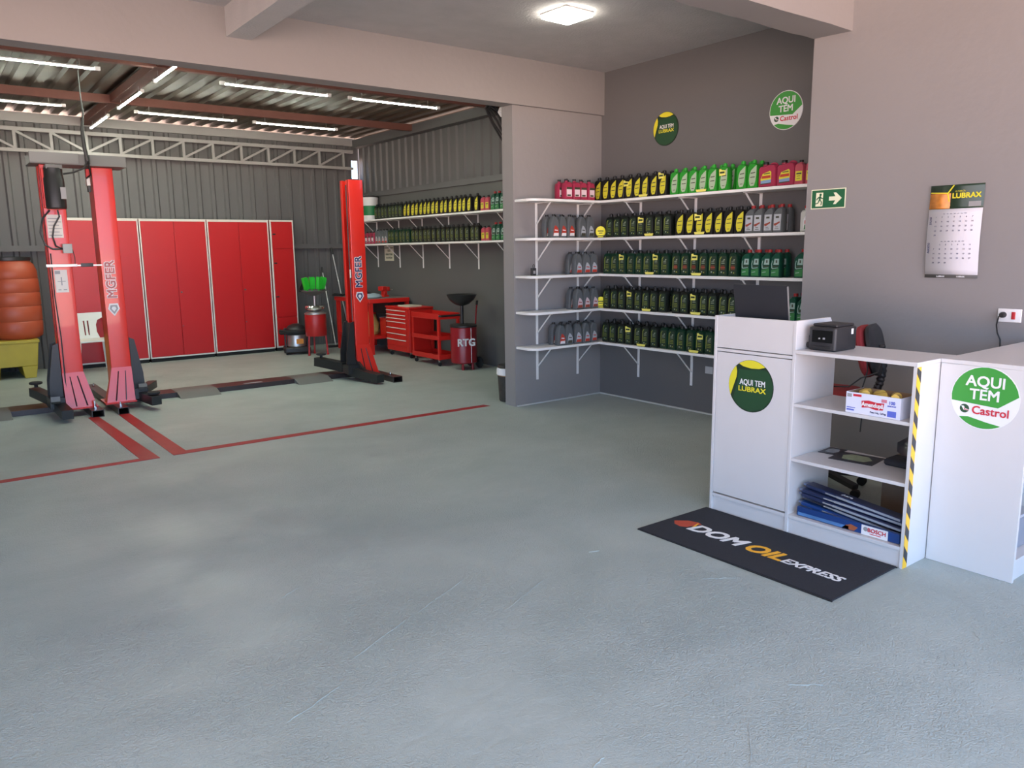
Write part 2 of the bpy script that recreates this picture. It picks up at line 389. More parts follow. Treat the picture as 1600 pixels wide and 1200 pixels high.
def sign_castrol(o, r_, t):
    G = [(-.97, -.17), (.42, -.27), (.985, .16)]
    a0, a1 = 9, 190
    MB().prism(arcpoly(a0, a1, r_*.975, [(.42, -.27)]), -t-.0012, -t, 'y').build('green_field', M_cgreen, o)
    MB().prism(arcpoly(-136, -58, r_*.975, [(.1, -.78), (-.45, -.66)]), -t-.0012, -t, 'y').build('green_field', M_cgreen, o)
    text(o, 'lettering', 'AQUI', r_*.47, (-.0*r_, -t-.0018, .50*r_), M_pw, bold=.018)
    text(o, 'lettering', 'TEM', r_*.47, (-.0*r_, -t-.0018, .08*r_), M_pw, bold=.018)
    text(o, 'lettering', 'Castrol', r_*.36, (.20*r_, -t-.0018, -.42*r_), M_pred, bold=.016, sx=1.0)
    MB().prism([(-.56*r_+x, -.40*r_+z_) for x, z_ in disc(.14*r_, 0, 0, 24)], -t-.0012, -t, 'y').build('emblem', M_lgreen, o)
    c = (-.56*r_, -.40*r_)
    MB().prism([(c[0]-.1*r_, c[1]+.08*r_), (c[0]-.02*r_, c[1]+.08*r_), (c[0]+.02*r_, c[1]+.0*r_), (c[0]+.13*r_, c[1]-.02*r_), (c[0]+.13*r_, c[1]-.06*r_), (c[0]-.02*r_, c[1]-.05*r_)], -t-.0018, -t-.001, 'y').build('emblem_stripe', M_pw, o)
    MB().prism([(c[0]-.01*r_, c[1]+.04*r_), (c[0]+.03*r_, c[1]-.02*r_), (c[0]+.13*r_, c[1]-.035*r_), (c[0]+.13*r_, c[1]-.055*r_), (c[0]+.0*r_, c[1]-.04*r_)], -t-.0024, -t-.0016, 'y').build('emblem_stripe', M_pred, o)

def round_sign(kind, loc, rz, label):
    o = empty('round_sign', label, 'sign', loc, rz)
    MB().prism(disc(.158, 0, 0), -.008, 0, 'y').build('plate', M_ldk if kind == 'L' else M_pw, o)
    (sign_lubrax if kind == 'L' else sign_castrol)(o, .157, .008)
    return o
round_sign('L', (5.979, 5.348, 2.737), -PI/2, 'round dark green and yellow AQUI TEM LUBRAX sign high on the alcove wall')
round_sign('C', (5.979, 4.022, 2.722), -PI/2, 'round green and white AQUI TEM Castrol sign high on the alcove wall')

# ---------------------------------------------------------------- wall shelves
def shelf(name, label, poly, ztop, brackets, side, group, leg=.30):
    """side 'x': fixed to a wall at its +x edge; 'y': fixed to a wall at its +y edge"""
    o = empty(name, label, 'shelf', (0, 0, ztop), 0, group)
    MB().prism(poly, -.025, 0, 'z').build('board', M_whitei, o, bevel=.003)
    for b_ in brackets:
        q = MB()
        if side == 'x':
            X, F, y = b_[0], b_[1], b_[2]
            q.box(X-.006, X-.0005, y-.014, y+.014, -.025-leg, -.026)
            q.box(F, X, y-.012, y+.012, -.032, -.026)
            q.bar((F+.02, y, -.032), (X-.004, y, -.025-leg*.62), .016, .006)
        else:
            Y, F, x = b_[0], b_[1], b_[2]
            q.box(x-.014, x+.014, Y-.006, Y-.0005, -.025-leg, -.026)
            q.box(x-.012, x+.012, F, Y, -.032, -.026)
            q.bar((x, F+.02, -.032), (x, Y-.004, -.025-leg*.62), .016, .006)
        q.build('bracket', M_whitei, o)
    return o
ZS = [2.085, 1.71, 1.34, .98, .625]
LV = ['topmost', 'second', 'middle', 'fourth', 'lowest']
for z, nm in zip(ZS, LV):
    lg = .345
    shelf('wall_shelf', '%s long white shelf on the alcove wall, counted from the top' % nm if nm in ('second', 'fourth') else '%s long white shelf on the alcove wall' % nm,
          [(5.70, 3.35), (5.979, 3.35), (5.979, 6.249), (5.70, 6.249)], z, [(5.98, 5.74, y) for y in (5.665, 4.955, 4.235, 3.55)], 'x', 'long shelves on the alcove wall', lg)
    pl = [(4.80, 6.249), (4.80, 6.06)]+[(4.80+.09*(1-math.cos(R(a))), 5.97+.09*(1-math.sin(R(a)))) for a in (0, 22, 45, 67, 90)]+[(5.699, 5.97), (5.699, 6.249)]
    shelf('wall_shelf', '%s short white shelf with rounded end on the pillar wall%s' % (nm, ', counted from the top' if nm in ('second', 'fourth') else ''),
          pl, z, [(6.25, 6.01, x) for x in (5.075, 5.64)], 'y', 'short shelves on the pillar wall', lg)
BZ = [2.11, 1.72]
for z, nm in zip(BZ, ('upper', 'lower')):
    shelf('wall_shelf', '%s long white shelf on the right wall of the service bay' % nm, [(6.02, 6.7), (6.299, 6.7), (6.299, 12.35), (6.02, 12.35)], z,
          [(6.30, 6.05, y) for y in (12.01, 11.26, 10.53, 9.78, 9.03, 8.28, 7.5)], 'x', 'service bay shelves', .36)

# ---------------------------------------------------------------- bottles
def P3(c, a=.45): return mat('bottle_%d_%d_%d' % tuple(int(x*999) for x in c), c, a, spec=.28)
C_blk = (.010, .010, .010); C_dgr = (.008, .020, .012); C_grn = (.005, .030, .016); C_bg = (.02, .27, .02); C_gry = (.105, .115, .12)
C_pnk = (.34, .03, .07); C_cas = (.008, .065, .038); C_wht = (.55, .56, .52)
SIL_A = [(-.047, 0), (.047, 0), (.050, .006), (.050, .150), (.047, .178), (.036, .198), (.020, .206), (-.024, .206), (-.041, .194), (-.050, .168), (-.050, .006)]
SIL_B = [(-.046, 0), (.046, 0), (.049, .006), (.049, .105), (.045, .145), (.034, .180), (.018, .205), (-.014, .208), (-.030, .190), (-.044, .155), (-.049, .115), (-.049, .006)]
SIL_C = [(-.043, 0), (.043, 0), (.046, .006), (.045, .150), (.043, .190), (.034, .202), (.004, .202), (-.020, .186), (-.042, .160), (-.046, .145), (-.046, .006)]
SIL_J = [(-.080, 0), (.080, 0), (.084, .01), (.084, .155), (.070, .178), (.020, .182), (-.02, .175), (-.070, .17), (-.084, .15), (-.084, .01)]
SIL_S = [(-.040, 0), (.040, 0), (.042, .006), (.042, .130), (.036, .155), (.020, .168), (-.020, .168), (-.036, .155), (-.042, .130), (-.042, .006)]
def bottle(kind):
    """returns (top-level prototype, [(child, [])...]); the base sits at z=0 and the label faces -y"""
    body = MB(); cap = MB(); lab = MB(); kids_ = []
    def capcyl(x, z, r_, h, tip=False):
        cap.cyl(r_, z, z+h, (x, 0), 14)
        if tip: cap.cyl(r_*.45, z+h, z+h+.006, (x, 0), 10)
    d = .034
    YL = -d-.0008
    def panel(poly, mi, k=0): lab.prism(poly, YL-.0004*k, -d+.001, 'y', mi)
    def lines(x0, x1, z0, z1, n, mi, k=1, seedv=0):
        rnd = random.Random(seedv)
        for i in range(n):
            zz = z0+(z1-z0)*i/max(1, n-1); a = rnd.uniform(0, .25)*(x1-x0)
            panel([(x0+a*.3, zz), (x1-a, zz), (x1-a, zz+.0045), (x0+a*.3, zz+.0045)], mi, k)
    capc = C_blk; labm = [M_pw]
    if kind in ('by', 'bk', 'dg', 'dr', 'gr'):
        col = {'by': C_blk, 'bk': C_dgr, 'dg': C_grn, 'dr': C_grn, 'gr': C_bg}[kind]
        if kind == 'bk': col = (.009, .012, .010)
        body.prism(SIL_A, -d, d, 'y', inset=.005, rim=.007)
        body.cyl(.018, .205, .214, (-.004, 0), 12)
        capcyl(-.004, .212, .019, .020, True)
        if kind == 'gr': capc = (.02, .32, .02)
        if kind in ('by', 'gr'):
            labm = [mat('label_yellow', (.62, .56, .03), .6) if kind == 'by' else mat('label_pale_green', (.38, .47, .33), .6), mat('label_ink', (.05, .05, .03), .5)]
            panel([(-.012, .018), (.020, .022), (.034, .060), (.040, .110), (.041, .190), (.020, .176), (-.012, .150), (-.026, .115), (-.030, .070), (-.024, .035)], 0)
            panel([(-.014, .122), (.030, .126), (.030, .134), (-.014, .130)], 1, 1)
            panel([(-.018, .088), (.028, .090), (.028, .097), (-.018, .095)], 1, 1)
            panel([(-.010, .040), (.016, .040), (.016, .045), (-.010, .045)], 1, 1)
        else:
            labm = [mat('label_green_black', (.010, .028, .014), .5), mat('label_yellowgreen', (.26, .30, .04), .5), mat('label_pale', (.30, .35, .27), .5), mat('label_rust', (.28, .05, .025), .5)]
            panel([(-.038, .014), (.036, .014), (.038, .150), (.034, .180), (-.030, .180), (-.038, .150)], 0)
            panel([(-.034, .050), (-.028, .050), (-.024, .150), (-.010, .172), (-.016, .174), (-.031, .155)], 1, 1)
            panel([(-.010, .138), (.004, .140), (.012, .150), (.024, .150), (.018, .138)], 2, 1)
            lines(-.014, .024, .112, .126, 2, 2, 1, 3)
            lines(-.018, .026, .060, .090, 3, 1 if kind != 'dr' else 3, 1, 4)
            panel([(-.016, .030), (-.004, .030), (-.004, .042), (-.016, .042)], 2, 1); panel([(.008, .026), (.02, .026), (.02, .036), (.008, .036)], 1, 1)
            if kind == 'dr': panel([(-.020, .070), (.026, .070), (.026, .084), (-.020, .084)], 3, 1)
        body_col = col
    elif kind in ('g1', 'g2', 'g3', 'g4'):
        body.prism(SIL_B, -d, d, 'y', inset=.006, rim=.009); body.cyl(.016, .205, .214, (0, 0), 12)
        body_col = C_gry; capcyl(0, .210, .018, .018)
        labm = {'g1': [mat('label_red', (.45, .04, .02), .5), M_pw], 'g2': [mat('label_white_grey', (.42, .45, .48), .5), mat('label_ink', (.05, .05, .03), .5)],
                'g3': [mat('label_white_grey', (.42, .45, .48), .5), mat('label_red', (.45, .04, .02), .5)], 'g4': [mat('label_pinkish', (.60, .48, .50), .5), mat('label_rust', (.28, .05, .025), .5)]}[kind]
        panel([(-.030, .018), (.038, .018), (.040, .070), (.030, .092), (.010, .115), (-.006, .120), (-.020, .090)], 0)
        panel([(-.028, .018), (.036, .018), (.036, .046), (-.020, .046)], 1, 1)
        panel([(-.012, .070), (.028, .066), (.028, .076), (-.010, .080)], 1, 1)
    elif kind in ('cg', 'gc'):
        body.prism(SIL_C, -d, d, 'y', inset=.005, rim=.007); body.cyl(.015, .200, .212, (.018, 0), 12)
        body_col = C_cas if kind == 'cg' else C_gry; capc = (.32, .02, .02); capcyl(.018, .208, .0185, .024)
        if kind == 'cg':
            labm = [mat('label_white_green', (.30, .42, .38), .5), mat('label_ink', (.05, .05, .03), .5), mat('label_leaf', (.03, .19, .05), .5)]
            panel([(-.036, .012), (.036, .012), (.036, .075), (-.036, .060)], 2)
            panel([(-.016, .105), (.036, .105), (.036, .155), (-.006, .155)], 0)
            panel([(.006, .120), (.020, .120), (.020, .144), (.006, .144)], 1, 1)
            panel([(-.022, .088), (.034, .088), (.034, .097), (-.022, .097)], 1, 1)
            panel([(-.034, .080), (-.026, .070), (.030, .078), (.030, .083), (-.024, .078), (-.030, .110), (-.022, .140), (-.028, .140), (-.036, .110)], 0, 1)
            panel([(-.030, .036), (.006, .042), (.006, .048), (-.030, .042)], 0, 1)
        else:
            labm = [mat('label_white_grey', (.42, .45, .48), .5), mat('label_ink', (.05, .05, .03), .5), mat('label_rust', (.28, .05, .025), .5)]
            panel([(-.038, .020), (.030, .020), (.034, .150), (-.034, .150)], 0)
            panel([(-.018, .118), (.014, .118), (.014, .134), (-.018, .134)], 1, 1)
            panel([(-.034, .060), (-.018, .056), (.004, .070), (.024, .080), (.020, .092), (-.010, .080), (-.034, .074)], 2, 1)
            lines(-.024, .016, .030, .044, 2, 1, 1, 8)
    elif kind == 'ps':
        body.prism(SIL_S, -.030, .030, 'y', inset=.005, rim=.007); body.cyl(.015, .165, .178, (0, 0), 12)
        d = .030; YL = -d-.0008
        body_col = (.42, .07, .10); capcyl(0, .176, .017, .016)
        labm = [mat('label_yellow', (.62, .56, .03), .6), mat('label_ink', (.05, .05, .03), .5)]
        panel([(-.030, .030), (.030, .030), (.030, .105), (-.030, .105)], 0)
        panel([(-.022, .080), (.024, .080), (.024, .092), (-.022, .092)], 1, 1); lines(-.02, .02, .045, .065, 2, 1, 1, 5)
    elif kind == 'pk':
        body.prism([(x*1.05, z_*1.02) for x, z_ in SIL_S], -.038, .038, 'y', inset=.006, rim=.009); body.cyl(.016, .170, .186, (-.01, 0), 12)
        d = .038; YL = -d-.0008
        body_col = C_pnk; capcyl(-.010, .184, .018, .018)
        labm = [mat('label_pinkwhite', (.75, .60, .64), .5), mat('label_ink', (.05, .05, .03), .5)]
        panel([(-.034, .030), (.034, .030), (.034, .120), (-.034, .120)], 0)
        panel([(-.034, .100), (.034, .100), (.034, .122), (-.034, .122)], 1, 1); panel([(-.026, .034), (.020, .034), (.020, .050), (-.026, .050)], 1, 1)
    elif kind in ('pj', 'wj'):
        d = .055; YL = -d-.0008
        body.prism(SIL_J, -d, d, 'y', inset=.008, rim=.012)
        body.tube([(-.004, 0, .172), (.006, 0, .188), (.022, 0, .194), (.045, 0, .192), (.058, 0, .182), (.062, 0, .165)], .009, 8)
        body.cyl(.022, .170, .190, (-.048, 0), 14)
        body_col = C_pnk if kind == 'pj' else C_wht; capc = C_blk if kind == 'pj' else (.35, .02, .02); capcyl(-.048, .188, .024, .020)
        labm = [mat('label_yellow', (.62, .56, .03), .6), mat('label_ink', (.05, .05, .03), .5), mat('label_blue_grey', (.20, .32, .50), .5), mat('label_red', (.45, .04, .02), .5), mat('label_leaf', (.03, .19, .05), .5), M_pw]
        if kind == 'pj':
            panel([(-.058, .070), (-.04, .110), (.028, .130), (.040, .120), (.040, .062), (-.058, .052)], 0)
            panel([(-.030, .104), (.028, .108), (.028, .116), (-.026, .112)], 1, 1); panel([(-.050, .070), (.034, .074), (.034, .096), (-.046, .092)], 3, 1)
            panel([(-.056, .030), (.040, .036), (.040, .062), (-.056, .054)], 2, 1); panel([(-.058, .022), (.038, .028), (.038, .036), (-.058, .030)], 1, 2)
        else:
            panel([(-.050, .025), (.050, .015), (.070, .060), (.070, .140), (-.020, .150), (-.050, .100)], 5)
            panel([(-.045, .020), (.070, .015), (.070, .052), (-.040, .058)], 4, 1); panel([(-.040, .062), (.060, .066), (.060, .095), (-.040, .090)], 3, 1)
            panel([(-.02, .108), (.06, .112), (.06, .140), (-.01, .140)], 4, 1)
    names = 'jug' if kind in ('pj', 'wj') else 'bottle'
    tl = body.build('oil_'+names if kind not in ('pk', 'ps', 'pj') else 'coolant_'+names, P3(body_col, .38))
    kids_.append((cap.build('cap', P3(capc, .4), tl), []))
    kids_.append((lab.build('paper_label', labm, tl), []))
    return tl, kids_
PROTO = {}
DESC = {'by': 'black oil bottle with yellow label', 'bk': 'near-black oil bottle with dark green label', 'dg': 'dark green oil bottle', 'dr': 'dark green oil bottle with rust-red band',
        'gr': 'bright green oil bottle', 'g1': 'grey bottle with red label', 'g2': 'grey bottle with white label', 'g3': 'grey bottle with white and red label', 'g4': 'grey bottle with pinkish label',
        'cg': 'green bottle with red cap', 'gc': 'grey bottle with red cap', 'ps': 'small pink coolant bottle', 'pk': 'pink square coolant bottle', 'pj': 'big pink coolant jug', 'wj': 'white jug with red cap'}
CATB = {'pj': 'jug', 'wj': 'jug'}
used = set()
def put(kind, loc, rz, label, group):
    rz += random.uniform(-.06, .06)
    if kind not in PROTO: PROTO[kind] = bottle(kind)
    tl, ks = PROTO[kind]
    if kind not in used:
        used.add(kind); tl.location = loc; tl.rotation_euler = (0, 0, rz); tl['label'] = label; tl['category'] = CATB.get(kind, 'bottle'); tl['group'] = group
        return tl
    return copy_tree(tl, ks, loc, rz, label, group)
CNT = {}
def row(kind, coords, side, z, place, group, back=None, fx=5.775):
    """side 'x': shelf on a wall at the right, coords are y; 'y': shelf on the pillar wall, coords are x"""
    for c in coords:
        key = (kind, place); i = CNT.get(key, 0); CNT[key] = i+1
        lb = '%s %s from left, %s' % (ORD[i], DESC[kind], place)
        loc = (fx+random.uniform(-.006, .006), c, z+.0005) if side == 'x' else (c, fx+random.uniform(-.006, .006), z+.0005)
        put(kind, loc, -PI/2 if side == 'x' else 0, lb, group)
        if back and (back is True or i in back):
            lb2 = 'back-row bottle behind %s %s, %s' % (ORD[i], DESC[kind], place)
            off = .105
            loc2 = (loc[0]+off, loc[1], loc[2]) if side == 'x' else (loc[0], loc[1]+off, loc[2])
            put(kind, loc2, -PI/2 if side == 'x' else 0, lb2, group+', back row')
SH = ['top long shelf', 'second long shelf', 'middle long shelf', 'fourth long shelf', 'lowest long shelf']
SL = ['top short shelf', 'second short shelf', 'middle short shelf', 'fourth short shelf', 'lowest short shelf']
def grp(k): return DESC[k]+'s on the alcove shelves'
def al(kind, ys, lev, back=True, fx=5.775): row(kind, ys, 'x', ZS[lev], SH[lev], DESC[kind].replace('bottle', 'bottles').replace('jug', 'jugs')+' on the '+SH[lev], back, fx)
def sh(kind, xs, lev, back=True, fx=6.03): row(kind, xs, 'y', ZS[lev], SL[lev], DESC[kind].replace('bottle', 'bottles').replace('jug', 'jugs')+' on the '+SL[lev], back, fx)
al('by', [6.06, 5.950, 5.838, 5.728, 5.617, 5.507, 5.394, 5.281, 5.171], 0)
al('gr', [5.028, 4.917, 4.806, 4.696, 4.586, 4.469, 4.275, 4.168], 0)
al('gr', [4.372], 0, None, 5.90)
al('pj', [4.022, 3.846], 0, None, 5.80)
al('ps', [3.720, 3.625], 0, None)
al('bk', [5.885, 5.775, 5.665, 5.556, 5.447, 5.334, 5.220, 5.100], 1)
al('by', [4.948, 4.836, 4.723, 4.612, 4.503, 4.395, 4.285], 1)
al('gc', [4.183, 4.090, 3.995, 3.898], 1)
al('wj', [3.610], 1, None, 5.80)
al('dg', [5.910, 5.803, 5.695, 5.580, 5.466, 5.350, 5.237, 5.119], 2)
al('dr', [4.985, 4.878, 4.770, 4.660, 4.550, 4.440, 4.330], 2)
al('cg', [4.197, 4.099, 4.002, 3.904, 3.679], 2)
al('bk', [5.924, 5.810, 5.695, 5.580, 5.472, 5.365, 5.258, 5.148, 4.978, 4.870, 4.760, 4.646, 4.540, 4.430, 4.322], 3)
al('cg', [3.735, 3.64], 3, [0])
al('bk', [5.926, 5.815, 5.705, 5.590, 5.470, 5.355, 5.242], 4)
al('dg', [5.122, 5.012, 4.902, 4.790, 4.675, 4.565], 4)
sh('pk', [5.30, 5.40, 5.50, 5.60], 0)
sh('g1', [5.115, 5.225, 5.335], 1)
sh('g2', [5.480, 5.590], 1)
sh('g3', [5.43, 5.54, 5.65], 2)
sh('g4', [5.44, 5.55, 5.66], 3)
sh('g1', [5.20], 4); sh('g2', [5.30], 4)
sh('g3', [5.43, 5.54, 5.65], 4)
BS = ['upper bay shelf', 'lower bay shelf']
def bay(kind, ys, lev, back=None): row(kind, ys, 'x', BZ[lev], BS[lev], DESC[kind].replace('bottle', 'bottles').replace('jug', 'jugs')+' on the '+BS[lev], back, 6.10)
bay('bk', [11.58, 11.47, 11.36, 11.25, 11.13, 11.02, 10.90, 10.79], 0)
bay('by', [10.66, 10.54, 10.418, 10.30, 10.185, 10.07, 9.955, 9.84, 9.725, 9.608, 9.492, 9.378, 9.262, 9.145, 9.03, 8.916, 8.74], 0)
bay('ps', [8.60, 8.50], 0)
bay('cg', [8.37, 8.265, 8.16], 0)
bay('pk', [11.96, 11.84, 11.73], 1)
bay('g3', [11.615, 11.505, 11.40, 11.29], 1)
bay('dg', [11.16, 11.05, 10.94, 10.81, 10.70, 10.58], 1)
bay('bk', [10.43, 10.315, 10.20, 10.08, 9.96, 9.84, 9.70, 9.57, 9.455, 9.343, 9.222, 9.10, 8.97, 8.84, 8.73], 1)
bay('ps', [8.60, 8.495], 1)
bay('cg', [8.36, 8.255, 8.16], 1)

# white and green oil bucket
o = empty('oil_bucket', 'white and green oil bucket with black lid at far end of upper bay shelf', 'bucket', (6.15, 11.93, BZ[0]+.0005))
MB().lathe([(.115, 0), (.12, .01), (.132, .34), (.136, .345), (.136, .36), (.134, .37)], n=24).build('pail', M_pw, o)
MB().lathe([(.1235, .075), (.131, .23)], n=24).build('label_band', mat('label_bucket_green', (.01, .16, .05), .5), o)
MB().lathe([(.137, .365), (.14, .37), (.14, .385), (.12, .39)], n=24).build('lid', M_blk, o)
MB().tube([(-.14*math.cos(R(a)), -.02, .36+.06*math.sin(R(a))) for a in range(0, 181, 15)], .004, 6).build('handle', M_steel, o)

# yellow tags, strips and badges on the shelves
def ptag(y, z, lb):
    o = empty('price_tag', lb, 'price tag', (5.733, y, z), -PI/2+random.uniform(-.1, .1), 'yellow price tags hanging on bottles')
    MB().prism([(-.030, -.032), (.034, -.028), (.036, .012), (-.008, .018), (-.012, .028), (-.034, .026)], -.0015, 0, 'y').build('card', M_tag, o)
    MB().box(-.024, .026, -.0022, -.0015, -.012, .004).build('print', M_ldk, o)
for z, ys in ((2.235, (5.640,)), (2.275, (5.18,)), (2.245, (4.47,)), (1.872, (5.435, 4.73)), (1.512, (5.695, 5.237, 4.755)), (1.145, (5.580, 4.76)), (.785, (5.590, 4.665))):
    lev = min(range(5), key=lambda i: abs(ZS[i]+.16-z))
    for j, y in enumerate(ys):
        nm = '' if len(ys) == 1 and lev else ('left ' if j == 0 else 'right ')
        if lev == 0: nm = {5.640: 'left ', 5.18: 'middle ', 4.47: 'right '}[y]
        if len(ys) == 3: nm = ('left ', 'middle ', 'right ')[j]
        ptag(y, z, '%syellow price tag hanging on a bottle, %s' % (nm, SH[lev]))
STR = [(5.382, 4.674), (5.298, 4.682), (5.281, 4.706), (5.315, 4.701), (5.377, 4.711)]
for lev in range(5):
    for j, y in enumerate(STR[lev]):
        o = empty('shelf_holder', '%s yellow price holder with black oval foot on %s edge' % (('left', 'right')[j], SH[lev]), 'price holder', (5.712, y, ZS[lev]+.0005), -PI/2, 'yellow price holders on the shelf edges')
        MB().prism([(-.055, .004), (.045, .004), (.055, .026), (-.065, .026)], -.004, -.002, 'y').build('card', M_tag, o)
        MB().prism([(.07+.055*math.cos(2*PI*k/20), .002+.009*math.sin(2*PI*k/20)) for k in range(20)], 0.0, .004, 'z').box(-.05, .05, -.002, .008, 0, .003).build('foot', M_blk, o)
for lev, x in ((1, 5.735), (3, 5.745)):
    o = empty('shelf_badge', 'round yellow badge leaning in the corner of the %s' % SH[lev], 'badge', (x, 6.0, ZS[lev]+.001), R(-30), 'round yellow badges')
    pts = [(.052*math.cos(R(a)), .060+.056*math.sin(R(a))) for a in range(-60, 241, 12)]+[(-.03, .004), (.03, .004)]
    MB().prism(pts, -.003, 0, 'y').build('card', mat('badge_yellow', (.85, .78, .03), .5), o)
    MB().box(-.03, .03, -.004, -.003, .062, .072).box(-.02, .02, -.004, -.003, .042, .050).box(-.035, .035, -.004, -.003, .014, .022).build('print', M_ldk, o)
# small black gadget on the pillar shelf
o = empty('key_remote', 'small black padlock-like gadget with wire loop on the middle short shelf', 'gadget', (4.93, 6.12, ZS[2]+.0005))
MB().rbox(-.028, .028, -.014, .014, 0, .075, .006).build('body', M_blkp, o)
MB().tube([(-.004, 0, .072), (-.008, 0, .098), (.004, 0, .112), (.014, 0, .100), (.010, 0, .072)], .0035, 6).build('loop', M_blk, o)
MB().box(-.012, .014, -.0155, -.014, .018, .048).build('print', M_pgrey, o)

# ---------------------------------------------------------------- counters
o = empty('counter', 'white reception counter with raised cabinet, open shelves and hazard-striped edge', 'counter', (0, 0, 0))
CX0, CX1 = 3.76, 4.16
q = MB()
q.box(CX0, CX1, 2.932, 2.950, 0, 1.20)
q.box(CX0, CX1, 2.405, 2.423, 0, 1.022)
q.prism([(CX0, 1.022), (CX1, 1.022), (CX1, 1.10), (CX1-.07, 1.20), (CX0, 1.20)], 2.405, 2.423, 'y')
q.build('side_panel', M_white, o, bevel=.0015)
MB().box(CX0, CX1, 1.752, 1.770, 0, 1.022).build('side_panel', M_white, o, bevel=.0015)
MB().box(CX0+.004, CX0+.022, 2.425, 2.930, .118, .985).build('front_panel', M_white, o, bevel=.0015)
MB().box(CX0+.004, CX0+.022, 2.424, 2.931, 1.012, 1.198).build('front_panel', M_white, o, bevel=.0015)
MB().box(CX0+.001, CX0+.020, 2.424, 2.931, .990, 1.007).build('rail', M_white, o, bevel=.001)
MB().box(CX0+.012, CX0+.028, 1.771, 2.931, 0, .090).build('plinth', M_white, o, bevel=.001)
MB().box(CX0+.02, CX1-.005, 2.424, 2.931, 1.065, 1.083).build('desk_deck', M_white, o)
MB().box(CX0+.001, CX1, 1.771, 2.404, .092, .110).build('shelf', M_white, o, bevel=.001)
MB().box(CX0+.001, CX0+.020, 2.424, 2.931, .092, .110).build('rail', M_white, o)
MB().box(CX0+.006, CX1, 1.771, 2.404, .420, .438).build('shelf', M_white, o, bevel=.001)
MB().box(CX0+.006, CX1, 1.771, 2.404, .728, .746).build('shelf', M_white, o, bevel=.001)
MB().box(CX0-.002, CX1+.002, 1.750, 2.4049, 1.0225, 1.043).build('top', M_white, o, bevel=.002)
# hazard tape on the edge of the end panel
q = MB()
zz = 0.0; k = 0
TY0, TY1 = 1.7515, 1.7505
def hz(y0, y1, x): return x
ht = MB(); hb = MB()
H = 1.02; st = .115; n = 9
w_ = .04
# wraps the corner: strip on the outer side face (facing -y) near the front edge
ht.box(CX0-.0006, CX0+w_, 1.7508, 1.7519, 0.002, H)
for k in range(n):
    z0 = .045+k*st
    z1 = z0+st*.48
    if z0 > H-.01: break
    a = [(CX0-.0008, min(z0+.024, H)), (CX0+w_, max(z0-.024, .002)), (CX0+w_, min(z1-.024, H)), (CX0-.0008, min(z1+.024, H))]
    hb.prism(a, 1.7502, 1.7509, 'y')
t1 = ht.build('hazard_tape', M_hyel, o); t1['label'] = 'yellow and black striped tape on the panel edge'
hb.build('tape_stripes', M_hblk, t1)
stk = bpy.data.objects.new('round_sticker', None); COL.objects.link(stk); stk.parent = o; stk.location = (CX0+.004, 2.685, .805); stk.rotation_euler = (0, 0, -PI/2)
stk['label'] = 'round dark green and yellow sticker reading AQUI TEM LUBRAX'
MB().prism(disc(.152, 0, 0), -.001, 0, 'y').build('disc', M_ldk, stk)
sign_lubrax(stk, .152, .001)

o2 = empty('counter', 'white side counter with round green Castrol sticker on its end panel', 'counter', (0, 0, 0))
SX0, SX1, SY0, SY1 = 3.995, 5.195, 1.345, 1.748
MB().box(SX0, SX0+.018, SY0, SY1, 0, 1.022).build('side_panel', M_white, o2, bevel=.0015)
MB().box(SX1-.018, SX1, SY0, SY1, 0, 1.022).build('side_panel', M_white, o2, bevel=.0015)
MB().box(SX0+.018, SX1-.018, SY0+.012, SY0+.028, 0, .09).build('plinth', M_white, o2)
for z in (.092, .49, .76): MB().box(SX0+.0185, SX1-.0185, SY0+.004, SY1, z, z+.018).build('shelf', M_white, o2)
MB().box(SX0+.018, SX1-.018, SY1-.006, SY1, 0, 1.022).build('back_panel', M_white, o2)
MB().box(SX0-.002, SX1, SY0-.004, SY1+.001, 1.0225, 1.043).build('top', M_white, o2, bevel=.002)
stk = bpy.data.objects.new('round_sticker', None); COL.objects.link(stk); stk.parent = o2; stk.location = (SX0, 1.538, .872); stk.rotation_euler = (0, 0, -PI/2)
stk['label'] = 'round green and white sticker reading AQUI TEM Castrol'
MB().prism(disc(.152, 0, 0), -.001, 0, 'y').build('disc', M_pw, stk)
sign_castrol(stk, .152, .001)
# grey thing in the side counter
o = empty('plastic_box', 'grey plastic box on the lowest shelf inside the side counter', 'box', (4.2, 1.5, .111))
MB().rbox(-.14, .14, -.10, .10, 0, .16, .012).build('tub', mat('grey_tub', (.25, .27, .32), .5), o)
MB().rbox(-.145, .145, -.105, .105, .161, .175, .005).build('lid', mat('grey_tub_lid', (.45, .47, .52), .5), o)

# ---------------------------------------------------------------- things on the counter
o = empty('laptop', 'dark open laptop on the raised end of the counter, its lid towards the room', 'laptop', (3.93, 2.735, 1.0835), -PI/2)
M_lap = mat('laptop_lid', (.022, .023, .028), .5)
MB().rbox(-.18, .18, -.0, .13, 0, .018, .006).build('keyboard_base', M_lap, o)
tilt = Matrix.Translation((0, .0, .018)) @ Matrix.Rotation(R(9), 4, 'X')
MB().prism([(-.18, .0), (.18, .0), (.18, .275), (.175, .282), (-.175, .282), (-.18, .275)], -.009, 0, 'y', M=tilt).build('screen_lid', M_lap, o)
MB().prism([(.1802, .004), (.183, .004), (.183, .278), (.1802, .278)], -.009, .003, 'y', M=tilt).build('lid_edge', M_steel, o)
o = empty('receipt_printer', 'black receipt printer on the low end of the counter', 'printer', (3.925, 2.29, 1.0435), -PI/2)
MB().rbox(-.078, .078, -.105, .105, 0, .128, .012).build('housing', M_blkp, o, bevel=0)
MB().rbox(-.070, .070, -.085, .09, .1285, .142, .008).build('cover', M_blkp, o)
MB().box(-.058, .060, -.1062, -.105, .045, .110).build('front_plate', mat('gloss_black', (.008, .008, .008), .15), o)
